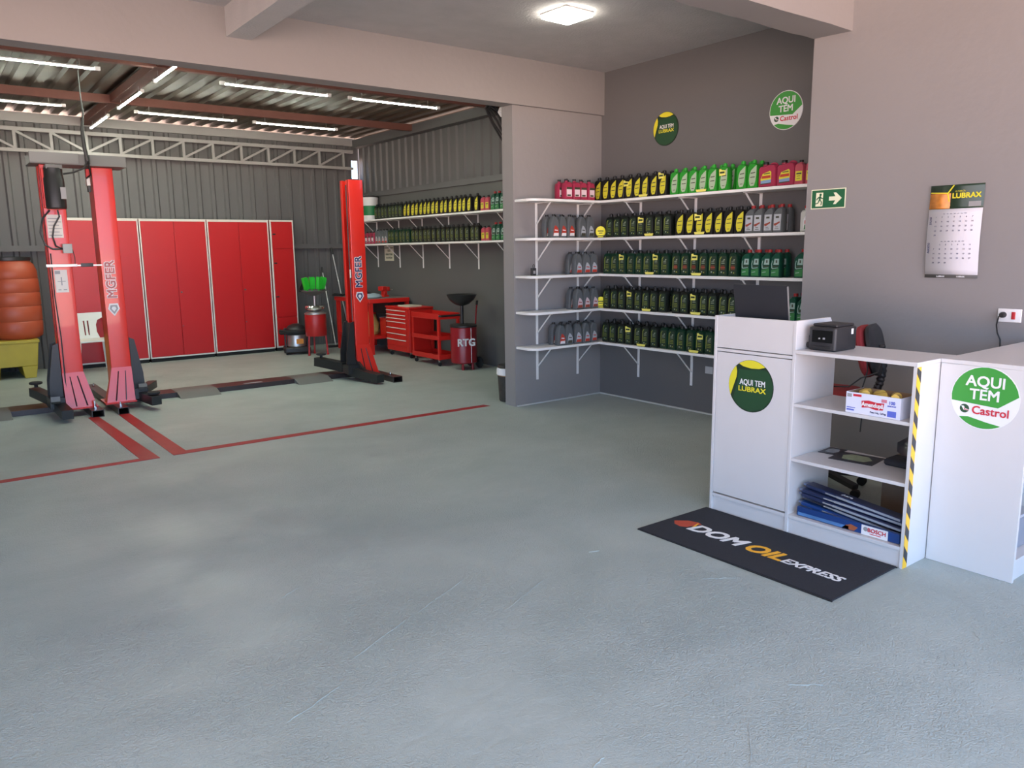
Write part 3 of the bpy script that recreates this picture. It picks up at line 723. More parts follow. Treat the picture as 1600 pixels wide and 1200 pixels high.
MB().box(-.062, .050, -.109, -.105, .012, .026).build('slot', M_rubber, o)
MB().box(-.02, -.010, -.1068, -.1062, .062, .070).box(.005, .018, -.1068, -.1062, .062, .072).build('logo', M_pgrey, o)
MB().box(.0785, .0795, .045, .065, .085, .115).build('sticker', M_pw, o)
MB().tube([(.0, .105, .03), (-.06, .14, .02), (-.10, .06, .01), (-.11, -.04, .012), (-.10, -.06, .07), (-.09, -.05, .10)], .004, 6).build('cable', M_blk, o)
MB().tube([(-.095, -.03, .022), (-.10, -.07, .022)], .016, 10).build('plug', M_blk, o)
# hanging cables behind the counter
q = MB(); q.tube([(4.19, 2.24, 1.03), (4.20, 2.23, .9), (4.20, 2.26, .78), (4.19, 2.24, .66), (4.19, 2.245, .55)], .004, 6)
tag(q.build('cable', M_blk), 'thin black cable hanging straight down behind the counter, over the red chair seat', 'cable')
q = MB(); q.tube([(4.19, 2.16, 1.03), (4.20, 2.15, .96), (4.20, 2.17, .90), (4.19, 2.26, .86), (4.19, 2.33, .80), (4.19, 2.42, .79)], .004, 6)
tag(q.build('cable', M_blk), 'thin black cable curving sideways behind the counter near the printer', 'cable')
# sweets box
o = empty('sweets_box', 'open white Amendupa sweets carton on the upper counter shelf', 'box', (3.862, 1.968, .7465), -PI/2)
M_ctn = mat('white_carton', (.68, .70, .80), .6); M_ctni = mat('carton_inside', (.35, .22, .12), .8)
W, D, Hh = .142, .085, .108
q = MB(); q.box(-W, W, -D, -D+.003, 0, Hh).box(-W, W, D-.003, D, 0, Hh).box(-W, -W+.003, -D+.003, D-.003, 0, Hh).box(W-.003, W, -D+.003, D-.003, 0, Hh)
q.build('carton', M_ctn, o)
q = MB().box(-W+.003, W-.003, -D+.003, D-.003, 0.001, .004).box(-W+.0032, W-.0032, D-.0045, D-.0032, .004, Hh+.001).box(-W+.0032, -W+.0045, -D+.0032, D-.005, .004, Hh-.001)
q.build('lining', M_ctni, o)
q = MB().prism([(-.055, .035), (-.02, .040), (.02, .032), (.055, .036), (.060, .072), (.02, .070), (-.02, .076), (-.058, .070)], -D-.001, -D, 'y')
q.build('logo_field', M_pred, o)
text(o, 'lettering', 'Amendupã', .030, (0, -D-.0016, .054), M_pw, bold=.03, sx=.86)
text(o, 'lettering', '100', .022, (.098, -D-.0008, .078), M_pblue, bold=.03)
text(o, 'lettering', 'UNIDADES', .009, (.098, -D-.0008, .062), M_pblue, bold=.03)
MB().box(.078, .122, -D-.001, -D, .008, .038).build('blue_block', M_pblue, o)
text(o, 'lettering', 'Peso Líq. 1,8 kg', .013, (.030, -D-.0008, .018), M_navy, bold=.02)
MB().box(-.136, -.112, -D-.001, -D, .082, .100).build('black_block', M_pgrey, o)
MB().box(-.104, -.060, -D-.001, -D, .088, .100).build('red_block', M_pred, o)
MB().box(.045, .072, -D-.001, -D, .076, .092).build('red_block', mat('pale_red', (.6, .2, .25), .5), o)
MB().box(-.136, -.096, -D-.001, -D, .012, .020).box(-.136, -.090, -D-.001, -D, .026, .030).build('blue_lines', M_pblue, o)
for i, (x, y, a) in enumerate(((-.07, -.02, .3), (-.02, .02, 1.1), (.02, -.03, 2), (.07, .01, .7), (-.10, .03, 1.6), (.100, -.048, .2))):
    p = ['far left', 'left of centre', 'centre', 'right of centre', 'back left', 'far right'][i]
    s_ = MB().lathe([(.004, -.03), (.022, -.026), (.026, 0), (.022, .026), (.004, .03)], n=10, axis='x')
    s_.build('sweet', mat('sweet_wrapper', (.72, .48, .10), .35), None, loc=(3.862+y, 1.968-x, .7465+.089+.004*(i % 2)), rot=(0, .3, a))
    tag(bpy.context.scene.collection.objects[-1], 'yellow-wrapped sweet at the %s inside the open sweets carton' % p, 'sweet', 'wrapped sweets in the carton')
for i in range(4):
    s_ = MB().rbox(-.060, .060, -.034, .034, 0, .0700, .008)
    s_.build('sweet', mat('sweet_wrapper', (.72, .48, .10), .35), None, loc=(3.862+(-.036 if i % 2 else .036), 1.968+(-.064 if i < 2 else .064), .752), rot=(0, 0, PI/2*0))
    oo = bpy.context.scene.collection.objects[-1]
    oo.rotation_euler = (0, 0, PI/2); oo.name = 'sweet_bundle'
    oo.scale = (1, 1, .9)
    tag(oo, 'wrapped sweet bundle under the loose sweets in the carton, %s' % ['back right', 'front right', 'back left', 'front left'][i], 'sweet')
# magazines
def magazine(loc, rz, w_, h_, label, pic):
    o = empty('magazine', label, 'magazine', loc, rz)
    MB().box(-w_/2, w_/2, -h_/2, h_/2, 0, .003).build('cover', mat('magazine_dark', (.03, .03, .035), .4), o)
    MB().prism([(x*w_, y*h_) for x, y in ((-.3, -.25), (.0, -.36), (.3, -.2), (.33, .2), (.1, .34), (-.28, .25))], .003, .0038, 'z').build('picture', mat(pic[0], pic[1], .5, noise=.6, nscale=30), o)
magazine((4.02, 2.165, .4385), R(8), .19, .235, 'dark magazine with pale green car picture on the lower counter shelf', ('pic_green', (.30, .34, .20)))
magazine((4.07, 2.335, .4385), R(4), .15, .10, 'small dark leaflet beside the magazine on the lower counter shelf', ('pic_grey', (.30, .32, .33)))
MB().rbox(-.07, .07, -.12, .12, 0, .035, .015).build('black_pouch', mat('black_cloth', (.02, .02, .025), .9, bump=.6, bscale=30), None, loc=(4.085, 1.895, .4385))
tag(COL.objects[-1], 'black fabric pouch at the right end of the lower counter shelf', 'pouch')
# wiper blade packs
M_wb = [mat('pack_navy', (.018, .028, .075), .3), mat('pack_blue', (.012, .05, .19), .3), mat('pack_black', (.02, .025, .04), .25)]
TILT = .10
WP = [(3.800, .138, 0, 0, 1, .60, 'front blue wiper pack with white BOSCH band'), (3.868, .147, TILT, 3, 1, .60, 'blue wiper pack directly behind the BOSCH-banded pack, lowest of the leaning pile'),
      (3.872, .171, TILT, -2, 2, .59, 'black wiper pack, second from the bottom of the leaning pile'), (3.866, .195, TILT, 1, 0, .61, 'navy wiper pack in the middle of the leaning pile'),
      (3.876, .219, TILT, 4, 0, .60, 'navy wiper pack just under the topmost one'), (3.884, .243, TILT, -1, 0, .59, 'topmost navy wiper pack with white lettering')]
for i, (x, z, sl, yw, mi, ln, lb) in enumerate(WP):
    ln -= .022
    o = empty('wiper_pack', lb+', bottom counter shelf', 'wiper pack', (x, 2.078, z), -PI/2, 'wiper blade packs on the bottom shelf')
    o.rotation_euler = (0, sl, -PI/2+R(yw)) if False else Matrix.Rotation(-PI/2+R(yw), 4, 'Z').to_3x3().to_4x4().__matmul__(Matrix.Rotation(sl, 4, 'Y')).to_euler()
    if i == 0:
        MB().rbox(-ln/2, ln/2, -.012, .012, -.0262, .026, .005).build('sleeve', M_wb[1], o)
        MB().box(-.28, .02, -.0130, -.012, -.022, -.004).build('picture', mat('pack_sky', (.08, .20, .42), .3, noise=.6, nscale=9), o)
        MB().prism([(-.02, -.022), (.05, -.022), (.07, .0), (.03, .010), (.0, -.004)], -.0130, -.012, 'y').build('picture', mat('pack_flame', (.35, .10, .04), .4, noise=.6, nscale=20), o)
        MB().box(.09, .23, -.0135, -.012, -.0263, .0255).build('band', M_pw, o)
        text(o, 'lettering', 'BOSCH', .030, (.172, -.0142, .004), M_pred, bold=.02, sx=1.0)
        MB().box(.135, .195, -.0140, -.0135, -.016, -.012).build('print', M_pred, o)
        MB().prism([(.112+x_, .006+z_) for x_, z_ in disc(.012, 0, 0, 16)], -.0142, -.0134, 'y').build('emblem', M_pgrey, o)
    else:
        MB().rbox(-ln/2, ln/2, -.036, .036, -.010, .0105, .006).build('sleeve', M_wb[mi], o)
        MB().rbox(-ln*.38+.12, ln*.46, -.0368, -.030, -.007, .006, .002).build('clear_window', mat('clear_film', (.30, .33, .37), .12) if i != 1 else mat('pack_print', (.02, .05, .22), .3), o)
        MB().box(-.16, -.03, -.0372, -.0355, -.004, .003).build('print', M_pgrey, o)
        MB().rbox(-ln/2-.022, -ln/2-.0005, -.022, .022, -.006, .006, .003).build('hang_tab', mat('tab_grey', (.16, .19, .28), .4), o)
        if i == 5: text(o, 'lettering', 'Aero', .030, (-.05, .0, .0109), M_pw, bold=.02, rot=(0, 0, 0))

# floor mat
o = empty('door_mat', 'dark carpet mat reading DOM OIL EXPRESS on the floor before the counter', 'mat', (3.458, 2.372, 0), -PI/2)
M_mat = mat('charcoal_carpet', (.016, .017, .024), .95, noise=.5, nscale=160, bump=.6, bscale=250)
MB().prism([(-.6, -.305), (.6, -.300), (.592, .295), (-.594, .296)], .001, .009, 'z').build('carpet', M_mat, o)
q = MB(); q.box(-.603, .603, -.308, -.300, .0005, .006).box(-.598, .598, .294, .299, .0005, .006)
q.build('border', M_rubber, o)
text(o, 'lettering', 'DOM', .150, (-.252, -.050, .0094), M_pw, bold=.03, shear=.25, rot=(0, 0, 0), sx=1.0)
text(o, 'lettering', 'OIL', .150, (.068, -.052, .0094), mat('mat_yellow', (.85, .42, .02), .7), bold=.03, shear=.25, rot=(0, 0, 0), sx=.98)
text(o, 'lettering', 'EXPRESS', .088, (.348, -.070, .0094), M_pw, bold=.025, shear=.25, rot=(0, 0, 0), sx=.98)
MB().prism([(-.555, -.045), (-.50, .015), (-.44, .035), (-.405, .02), (-.425, -.02), (-.435, -.075), (-.47, -.095), (-.52, -.085)], .009, .0096, 'z').build('flame_mark', mat('mat_red', (.45, .06, .03), .7), o)
MB().prism([(-.435, .02), (-.415, -.06), (-.400, -.06), (-.425, .02)], .009, .0098, 'z').build('flame_mark', mat('mat_yellow', (.85, .42, .02), .7), o)

# ---------------------------------------------------------------- office chair and carton behind the counter
ca = R(17)
o = empty('office_chair', 'red and black office chair with ribbed back stem behind the counter', 'chair', (4.70, 2.76, 0), ca)
M_fab = mat('red_fabric', (.27, .022, .025), .85, bump=.3, bscale=200)
def cushion(w_, d_, z0, z1, mi=0, n=20):
    q = MB(); rings = []
    for zz, s_ in ((z0, .9), (z0+(z1-z0)*.3, 1), (z0+(z1-z0)*.7, 1), (z1, .86)):
        rings.append([(w_*s_*math.copysign(abs(math.cos(2*PI*k/n))**.6, math.cos(2*PI*k/n)), d_*s_*math.copysign(abs(math.sin(2*PI*k/n))**.6, math.sin(2*PI*k/n)), zz) for k in range(n)])
    vs_ = [p for r_ in rings for p in r_]; fs = [tuple(range(n-1, -1, -1)), tuple(range(3*n, 4*n))]
    for j in range(3):
        for i in range(n): fs.append((j*n+i, j*n+(i+1) % n, (j+1)*n+(i+1) % n, (j+1)*n+i))
    return q.add(vs_, fs, mi, True)
cushion(.23, .22, .60, .675).build('seat', M_fab, o)
cushion(.22, .21, .575, .61).build('seat_shell', M_blkp, o)
MX = Matrix.Translation((0, -.235, .94)) @ Matrix.Rotation(R(90), 4, 'X') @ Matrix.Rotation(R(-13), 4, 'X')
q = cushion(.19, .165, -.02, .035); q.v = [tuple(MX @ Vector((p[0], p[1], -p[2]))) for p in q.v]; q.build('backrest', M_fab, o)
q = cushion(.188, .162, .0, .05); q.v = [tuple(MX @ Vector((p[0], p[1], p[2]+.02))) for p in q.v]; q.build('backrest_shell', M_blkp, o)
pts = [(0, -.305, .98), (0, -.325, .90), (0, -.325, .80), (0, -.31, .72), (0, -.27, .65), (0, -.20, .60), (0, -.08, .59)]
P2 = []
for a, b_ in zip(pts[:-1], pts[1:]):
    for k in range(6): P2.append(Vector(a).lerp(Vector(b_), k/6))
MB().tube(P2, [.027 if i % 2 else .021 for i in range(len(P2))], 12).build('ribbed_stem', M_blkp, o)
MB().cyl(.028, .10, .58, n=14).build('gas_column', M_blk, o)
for k in range(5):
    a = 2*PI*k/5+.4; c_, s_ = math.cos(a), math.sin(a)
    leg = MB().bar((.02*c_, .02*s_, .115), (.28*c_, .28*s_, .075), .05, .03).build('base_arm', M_blkp, o)
    MB().lathe([(.027, -.022), (.030, -.018), (.030, .018), (.027, .022)], (.28*c_, .28*s_, .030), 14, axis='x').build('caster', M_rubber, leg)
o = empty('carton', 'plain brown cardboard carton on the floor behind the counter', 'box', (4.60, 2.05, 0), R(3))
MB().box(-.20, .20, -.16, .16, 0, .36).build('carton_body', mat('brown_card', (.20, .14, .10), .85, noise=.15), o)
MB().box(-.2005, .2005, -.025, .025, -.0+.001, .3606).build('packing_tape', mat('brown_tape', (.24, .17, .11), .4), o)
o = empty('cloth_bag', 'dark plastic bag slumped behind the lower counter shelf', 'bag', (4.40, 2.02, .36+.001), 0)
o.location = (4.60, 2.05, .3615)
q = MB(); vs_ = []; n1, n2 = 10, 18
rnd = random.Random(3)
prof = [(.14, 0), (.17, .03), (.165, .08), (.12, .12), (.05, .15), (.02, .17)]
for r_, zz in prof:
    for k in range(n2):
        a = 2*PI*k/n2; rr = r_*(1+rnd.uniform(-.12, .12)); vs_.append((rr*math.cos(a)*1.05, rr*math.sin(a)*.85, zz*(1+rnd.uniform(-.1, .1)) if zz else 0))
fs = [tuple(range(n2-1, -1, -1)), tuple(range(5*n2, 6*n2))]
for j in range(5):
    for i in range(n2): fs.append((j*n2+i, j*n2+(i+1) % n2, (j+1)*n2+(i+1) % n2, (j+1)*n2+i))
q.add(vs_, fs, 0, True); q.build('bag_body', mat('dark_bag_film', (.03, .03, .04), .3), o)

# ---------------------------------------------------------------- wall fittings
def exit_sign():
    o = empty('exit_sign', 'green and cream emergency exit sign with running man and arrow', 'sign', (5.199, 3.128, 1.925), -PI/2)
    a, b_ = .131, .068
    MB().box(-a, a, -.003, 0, -b_, b_).build('plate', M_exitc, o)
    MB().box(-a+.006, a-.006, -.0038, -.003, -b_+.006, b_-.006).build('green_field', M_exit, o)
    MB().prism([(-.095, -.050), (-.040, -.050), (-.038, .045), (-.092, .045)], -.0044, -.0038, 'y').build('doorway', M_exitc, o)
    q = MB()
    q.prism([(-.058+.009*math.cos(2*PI*k/14), .030+.009*math.sin(2*PI*k/14)) for k in range(14)], -.005, -.0044, 'y')
    for pts_ in ([(-.068, .020), (-.054, .022), (-.056, -.008), (-.070, -.006)], [(-.068, .018), (-.084, .008), (-.090, -.006), (-.085, -.008), (-.078, .002), (-.064, .010)],
                 [(-.056, .018), (-.044, .006), (-.030, .012), (-.030, .007), (-.044, -.001), (-.058, .008)], [(-.064, -.004), (-.056, -.006), (-.044, -.020), (-.048, -.042), (-.055, -.042), (-.052, -.022)],
                 [(-.070, -.004), (-.060, -.008), (-.074, -.030), (-.100, -.036), (-.100, -.030), (-.078, -.024)]):
        q.prism(pts_, -.005, -.0044, 'y')
    q.build('running_figure', M_exit, o)
    MB().prism([(.008, -.014), (.056, -.014), (.040, -.040), (.060, -.040), (.104, 0), (.060, .040), (.040, .040), (.056, .014), (.008, .014)], -.0044, -.0038, 'y').build('arrow', M_exitc, o)
exit_sign()
# calendar
o = empty('wall_calendar', 'wall calendar with dark green LUBRAX header, two month grids', 'calendar', (5.197, 2.26, 1.67), -PI/2)
W = .158
q = MB(); vs_ = []; fs = []; n = 14
def cal_y(t): return -.004-.020*math.sin(PI*min(1, t*1.1))*t
def cal_sheet(t0, t1, x0, x1, off):
    vs_ = []; fs = []; n = 12
    for i in range(n+1):
        t = t0+(t1-t0)*i/n; zz = .29-.58*t
        vs_ += [(x0, cal_y(t)-off, zz), (x1, cal_y(t)-off, zz)]
    for i in range(n): fs.append((2*i, 2*i+1, 2*i+3, 2*i+2))
    return MB().add(vs_, fs, 0, True)
def solid(o_, t): md = o_.modifiers.new('thickness', 'SOLIDIFY'); md.thickness = t; md.offset = 1; return o_
solid(cal_sheet(.0, .985, -W, W, 0).build('backing', M_dgrey, o), .002)
solid(cal_sheet(.25, .95, -W, W, .003).build('month_sheet', mat('calendar_paper', (.58, .57, .60), .9, spec=.1), o), .001)
solid(cal_sheet(0, .25, -W, W, .003).build('header', mat('calendar_green', (.014, .035, .018), .35), o), .001)
solid(cal_sheet(.085, .247, -W, -.035, .0045).build('header_picture', mat('calendar_orange', (.55, .20, .03), .4, noise=.7, nscale=25), o), .0005)
text(o, 'lettering', 'LUBRAX', .043, (.058, cal_y(.12)-.006, .222), M_lyel, bold=.03, sx=1.05)
text(o, 'lettering', 'A FORÇA', .014, (.02, cal_y(.09)-.006, .250), M_lyel, bold=.01)
MB().box(.075, .145, cal_y(.22)-.006, cal_y(.22)-.004, .155, .185).build('emblem', M_pgrey, o)
MB().prism([(-.155, .245), (-.05, .238), (-.015, .288), (-.022, .29), (-.055, .245), (-.155, .250)], cal_y(.08)-.0055, cal_y(.08)-.004, 'y').prism([(-.05, .24), (-.03, .15), (-.036, .15), (-.058, .24)], cal_y(.15)-.0055, cal_y(.15)-.004, 'y').build('emblem', M_lyel, o)
for grid, (ztop, first, nd, name) in enumerate(((.095, 0, 29, 'JULHO'), (-.075, 1, 30, 'AGOSTO'))):
    t = (.29-ztop)/.58
    text(o, 'lettering', name, .016, (-.142, cal_y(t)-.0055, ztop-.02), M_navy, bold=.02, rot=(PI/2, -PI/2, 0))
    day = 1
    for rr in range(6):
        cells = []
        zz = ztop-.028*rr; tt = (.29-zz)/.58
        for c_ in range(7):
            if rr*7+c_ >= first and day <= nd:
                text(o, 'lettering', str(day), .013, (-.110+.036*c_, cal_y(tt)-.0062, zz), M_navy, bold=.01); day += 1
    text(o, 'lettering', 'SEG      TER      QUA      QUI      SEX      SAB      DOM', .006, (0, cal_y(t-.04)-.0052, ztop+.02), M_navy)
text(o, 'lettering', 'LUBRAX', .013, (.06, cal_y(.97)-.004, -.273), M_pw, bold=.02)
text(o, 'lettering', 'LUBRAX', .013, (-.06, cal_y(.97)-.004, -.273), M_pw, bold=.02)
# power outlet
o = empty('power_outlet', 'white wall outlet plate with red switch above the side counter', 'outlet', (5.199, 1.905, 1.172), -PI/2)
MB().rbox(-.065, .065, -.009, 0, -.040, .040, .004).build('plate', M_pw, o)
MB().rbox(.012, .034, -.014, -.009, -.022, .022, .003).build('switch', mat('switch_red', (.45, .02, .03), .3), o)
o = empty('power_cable', 'black plug and cable hanging from the wall outlet', 'cable', (5.19, 1.937, 1.175), -PI/2)
MB().lathe([(.018, 0), (.018, .02), (.012, .035)], n=14, axis='y').build('plug', M_blk, o)
MB().tube([(0, -.03, 0), (-.012, -.035, -.01), (-.022, -.03, -.06), (-.020, -.012, -.11), (-.004, -.004, -.15), (.004, -.004, -.30)], .004, 8).build('cable', M_blk, o)
tag(MB().rbox(-.045, .045, -.008, 0, -.035, .035, .003).build('wall_plate', mat('grey_white_plate', (.5, .5, .5), .5), None, loc=(5.979, 4.74, .433), rot=(0, 0, -PI/2)), 'blank white wall plate low on the alcove wall left of the counter', 'wall plate')
# ceiling light
o = empty('ceiling_light', 'square lit LED ceiling panel over the alcove', 'light', (4.272, 4.862, 3.3705), R(2))
MB().rbox(-.15, .15, -.15, .15, .026, .039, .004).build('frame', M_pw, o)
MB().rbox(-.145, .145, -.145, .145, 0, .026, .01).build('diffuser', M_lampc, o)

# ---------------------------------------------------------------- tube lights of the bay
def tube_light(x0, y0, x1, y1, label, group='bare tube lights under the bay roof', z=3.335):
    o = empty('tube_light', label, 'light', ((x0+x1)/2, (y0+y1)/2, z), math.atan2(y1-y0, x1-x0), group)
    L_ = math.hypot(x1-x0, y1-y0)/2
    MB().prism([(.0145*math.cos(R(a)), .0145*math.sin(R(a))) for a in range(190, 351, 20)], -L_+.03, L_-.03, 'x').build('tube', M_tube, o)
    MB().prism([(.0145*math.cos(R(a)), .0145*math.sin(R(a))) for a in range(-10, 191, 20)], -L_+.03, L_-.03, 'x').build('housing', M_pw, o)
    for s_ in (-1, 1):
        MB().rbox(s_*L_-.025, s_*L_+.025, -.016, .016, -.018, .018, .004).build('end_cap', M_pw, o)
        MB().tube([(s_*L_*.75, 0, .012), (s_*L_*.75, 0, .072)], .002, 5).build('hanger_wire', M_steel, o)
tube_light(.42, 8.53, 1.60, 8.53, 'lit tube light nearest the beam at the far left')
tube_light(2.76, 8.53, 3.94, 8.53, 'lit tube light nearest the beam, third along from the left')
tube_light(4.20, 8.53, 5.38, 8.53, 'lit tube light nearest the beam, farthest right')
tube_light(.45, 10.78, 1.62, 10.78, 'lit tube light of the second row at the far left')
tube_light(2.41, 10.78, 3.62, 10.78, 'lit tube light of the second row, above the red cabinets')
tube_light(3.88, 10.78, 5.06, 10.78, 'lit tube light of the second row, towards the right wall')
tube_light(2.17, 7.65, 2.17, 8.80, 'lit tube light pointing away from the viewer, cut off by the beam')
tube_light(2.18, 9.40, 2.18, 10.62, 'lit tube light pointing away from the viewer, middle of three')
tube_light(2.18, 11.25, 2.18, 12.45, 'lit tube light pointing away from the viewer, farthest of three')

# ---------------------------------------------------------------- lifts
def lift(rootx, label, left=True, right=True, inner=3.0):
    pass
def column_mb(cx, cy, w_=.19, d_=.24, H_=2.46, face=1):
    """C-section column; open side faces +x*face"""
    q = MB(); x0, x1 = cx-w_/2, cx+w_/2; y0, y1 = cy-d_/2, cy+d_/2; t = .03
    q.rbox(x0, x1, y0, y0+t, .07, H_, .006)
    q.rbox(x0, x1, y1-t, y1, .07, H_, .006)
    if face > 0: q.box(x0, x0+.012, y0+t*.5, y1-t*.5, .07, H_-.001)
    else: q.box(x1-.012, x1, y0+t*.5, y1-t*.5, .07, H_-.001)
    # front lips
    if face > 0: q.box(x1-.008, x1, y0+t*.5, y0+.07, .07, H_-.002).box(x1-.008, x1, y1-.07, y1-t*.5, .07, H_-.002)
    else: q.box(x0, x0+.008, y0+t*.5, y0+.07, .07, H_-.002).box(x0, x0+.008, y1-.07, y1-t*.5, .07, H_-.002)
    return q
def skirt_mb(cx, cy, w_=.19, d_=.24, face=1):
    y0 = cy-d_/2
    q = MB()
    o_ = -face
    # flared foot plates in front and gussets
    xa, xb = cx-w_/2, cx+w_/2
    fa = .085 if face > 0 else .0
    fb = .0 if face > 0 else .085
    q.add([(xa, y0-.001, .44), (xb, y0-.001, .44), (xb+fb, y0-.06, .075), (xa-fa, y0-.06, .075), (xa, y0+.02, .44), (xb, y0+.02, .44), (xb+fb, y0+.06, .075), (xa-fa, y0+.06, .075)],
          [(0, 1, 2, 3), (7, 6, 5, 4), (0, 3, 7, 4), (1, 5, 6, 2), (3, 2, 6, 7), (0, 4, 5, 1)])
    q.box(xa-fa-.01, xb+fb+.01, y0-.07, cy+d_/2+.02, .07, .085)
    for t_ in (.33, .68):
        xt = xa+(xb-xa)*t_; xb_ = (xa-fa)+((xb+fb)-(xa-fa))*t_
        q.bar((xt, y0-.007, .40), (xb_, y0-.061, .10), .006, .012, 1)
    return q
M_rail = mat('rail_black_brown', (.030, .022, .020), .35, noise=.3)
def rail_mb(x0, x1, y0, y1, h=.07, t=.006):
    q = MB(); q.box(x0, x1, y0, y1, h-t, h).box(x0, x0+t, y0, y1, 0, h-t).box(x1-t, x1, y0, y1, 0, h-t).box(x0+t, x1-t, y0, y1, 0, .004)
    return q
def arm(parent, pts, w_, h_, label=None):
    q = MB()
    q.bar(pts[0], pts[1], w_, h_); a = q.build('lift_arm', M_blk, parent)
    return a
def pad(parent, x, y, z, h=.03):
    MB().cyl(.018, z-h, z, (x, y), 10).lathe([(.05, z), (.062, z+.006), (.062, z+.022), (.05, z+.028)], (x, y, 0), 18).build('lift_pad', M_rubber, parent)
def carriage(parent, cx, cy, face):
    # black tapered carriage beside the column
    x0 = cx+face*.100
    q = MB()
    pr = [(x0, .12), (x0+face*.12, .12), (x0+face*.11, .36), (x0+face*.05, .72), (x0, .74)]
    q.prism(pr, cy-.10, cy-.08, 'y').prism(pr, cy+.08, cy+.10, 'y')
    q.box(min(x0, x0+face*.03), max(x0, x0+face*.03), cy-.08, cy+.08, .12, .72)
    q.box(min(x0, x0+face*.13), max(x0, x0+face*.13), cy-.16, cy+.16, .09, .20)
    q.build('carriage', M_blk, parent)
def lettering_mg(parent, x, y, z, white):
    m1 = M_navy if not white else M_pgrey
    text(parent, 'lettering', 'MGFER', .125, (x, y-.0012, z+.20), M_pw, bold=.065, sx=.94, rot=(PI/2, -PI/2, 0), depth=.0003, spacing=1.08)
    text(parent, 'lettering', 'MGFER', .125, (x, y-.0022, z+.20), mat('faded_red', (.45, .12, .12), .5) if white else M_navy, bold=.016, sx=.94, rot=(PI/2, -PI/2, 0), depth=.0003, spacing=1.08)
    c = (x, z-.10)
    MB().prism([(c[0], c[1]-.075), (c[0]+.055, c[1]+.0), (c[0]+.040, c[1]+.055), (c[0]-.040, c[1]+.055), (c[0]-.055, c[1])], y-.0014, y, 'y').build('emblem', M_pw, parent)
    MB().prism([(c[0], c[1]-.055), (c[0]+.040, c[1]+.0), (c[0]+.030, c[1]+.038), (c[0]-.030, c[1]+.038), (c[0]-.040, c[1])], y-.0022, y-.0014, 'y').build('emblem', m1, parent)
    MB().prism([(c[0], c[1]-.030), (c[0]+.022, c[1]+.0), (c[0]+.014, c[1]+.022), (c[0]-.014, c[1]+.022), (c[0]-.022, c[1])], y-.003, y-.0022, 'y').build('emblem', M_pw, parent)

# right lift: columns at x=1.62 and x=4.40
CY = 9.02
A = empty('two_post_lift', 'red two-post car lift in the middle of the bay, before the red cabinets', 'car lift', (0, 0, 0), 0, 'red two-post lifts')
for cx, face in ((1.62, 1), (4.40, -1)):
    c_ = column_mb(cx, CY, face=face).build('column', M_lift, A)
    skirt_mb(cx, CY, face=face).build('column_foot', [M_lift, M_maroon], c_)
    carriage(A, cx, CY, face)
lettering_mg(A, 1.605, CY-.12, 1.15, True)
lettering_mg(A, 4.39, CY-.12, 1.15, False)
rail_mb(1.49, 1.59, 8.56, 10.42).build('floor_rail', M_rail, A)
rail_mb(4.56, 4.68, 8.42, 10.3).build('floor_rail', M_rail, A)
for x, y in ((1.54, 8.70), (1.54, 10.2), (4.62, 8.62), (4.62, 9.9)):
    MB().cyl(.016, .07, .082, (x, y), 6).cyl(.008, .082, .11, (x, y), 8).build('anchor_bolt', M_chrome, A)
MB().box(1.59, 4.56, 9.20, 9.24, 0, .055).box(1.59, 4.56, 9.46, 9.50, 0, .055).box(1.59, 4.56, 9.24, 9.46, .045, .055).build('cross_bar', M_maroon, A)
for x0, x1 in ((2.22, 2.66), (3.60, 4.04)):
    MB().prism([(9.03, .001), (9.20, .055), (9.50, .056), (9.66, .001)], x0, x1, 'x').build('ramp_plate', M_dgrey, A)
MB().box(3.0, 3.22, 9.25, 9.30, .0555, .058).build('name_strip', M_pgrey, A)
arm(A, [(1.78, 9.0, .12), (1.86, 8.56, .10)], .10, .09); pad(A, 1.86, 8.66, .155)
MB().bar((1.81, 8.93, .15), (1.79, 8.80, .24), .08, .04).build('arm_lock', M_dgrey, A)
arm(A, [(1.80, 9.1, .12), (2.06, 9.60, .12)], .09, .08)
arm(A, [(4.25, 8.98, .12), (4.38, 8.42, .07)], .11, .10)
arm(A, [(4.22, 9.05, .16), (4.05, 9.52, .20)], .12, .11); pad(A, 4.07, 9.44, .285)
MB().prism([(8.45, .02), (8.95, .02), (9.12, .24), (9.05, .30), (8.90, .26)], 4.30, 4.33, 'x').build('arm_guard', M_blk, A)
# hose and steel strip in the column opening
MB().tube([(4.30, CY-.06, 2.40), (4.30, CY-.06, 1.6), (4.305, CY-.06, .75)], .008, 6).build('cable_run', M_blk, A)
MB().rbox(4.285, 4.300, CY-.10, CY-.08, 1.28, 1.38, .004).build('lock_plate', M_cream, A)

# left lift: right column at x=1.16; its left column stands outside the picture
B = empty('two_post_lift', 'red two-post car lift at the far left, with black motor and warning stickers', 'car lift', (0, 0, 0), 0, 'red two-post lifts')
c_ = column_mb(1.16, 8.95, face=-1).build('column', M_lift, B); skirt_mb(1.16, 8.95, face=-1).build('column_foot', [M_lift, M_maroon], c_)
c_ = column_mb(-1.64, 8.95, face=1).build('column', M_lift, B); skirt_mb(-1.64, 8.95, face=1).build('column_foot', [M_lift, M_maroon], c_)
carriage(B, 1.16, 8.95, -1); carriage(B, -1.64, 8.95, 1)
rail_mb(1.255, 1.365, 8.58, 10.3).build('floor_rail', M_rail, B)
MB().cyl(.018, .07, .085, (1.31, 8.72), 6).cyl(.012, .085, .15, (1.31, 8.72), 8).build('anchor_bolt', M_chrome, B)
MB().box(-1.7, 1.255, 9.17, 9.21, 0, .055).box(-1.7, 1.255, 9.46, 9.50, 0, .055).box(-1.7, 1.255, 9.21, 9.46, .045, .055).build('cross_bar', M_maroon, B)
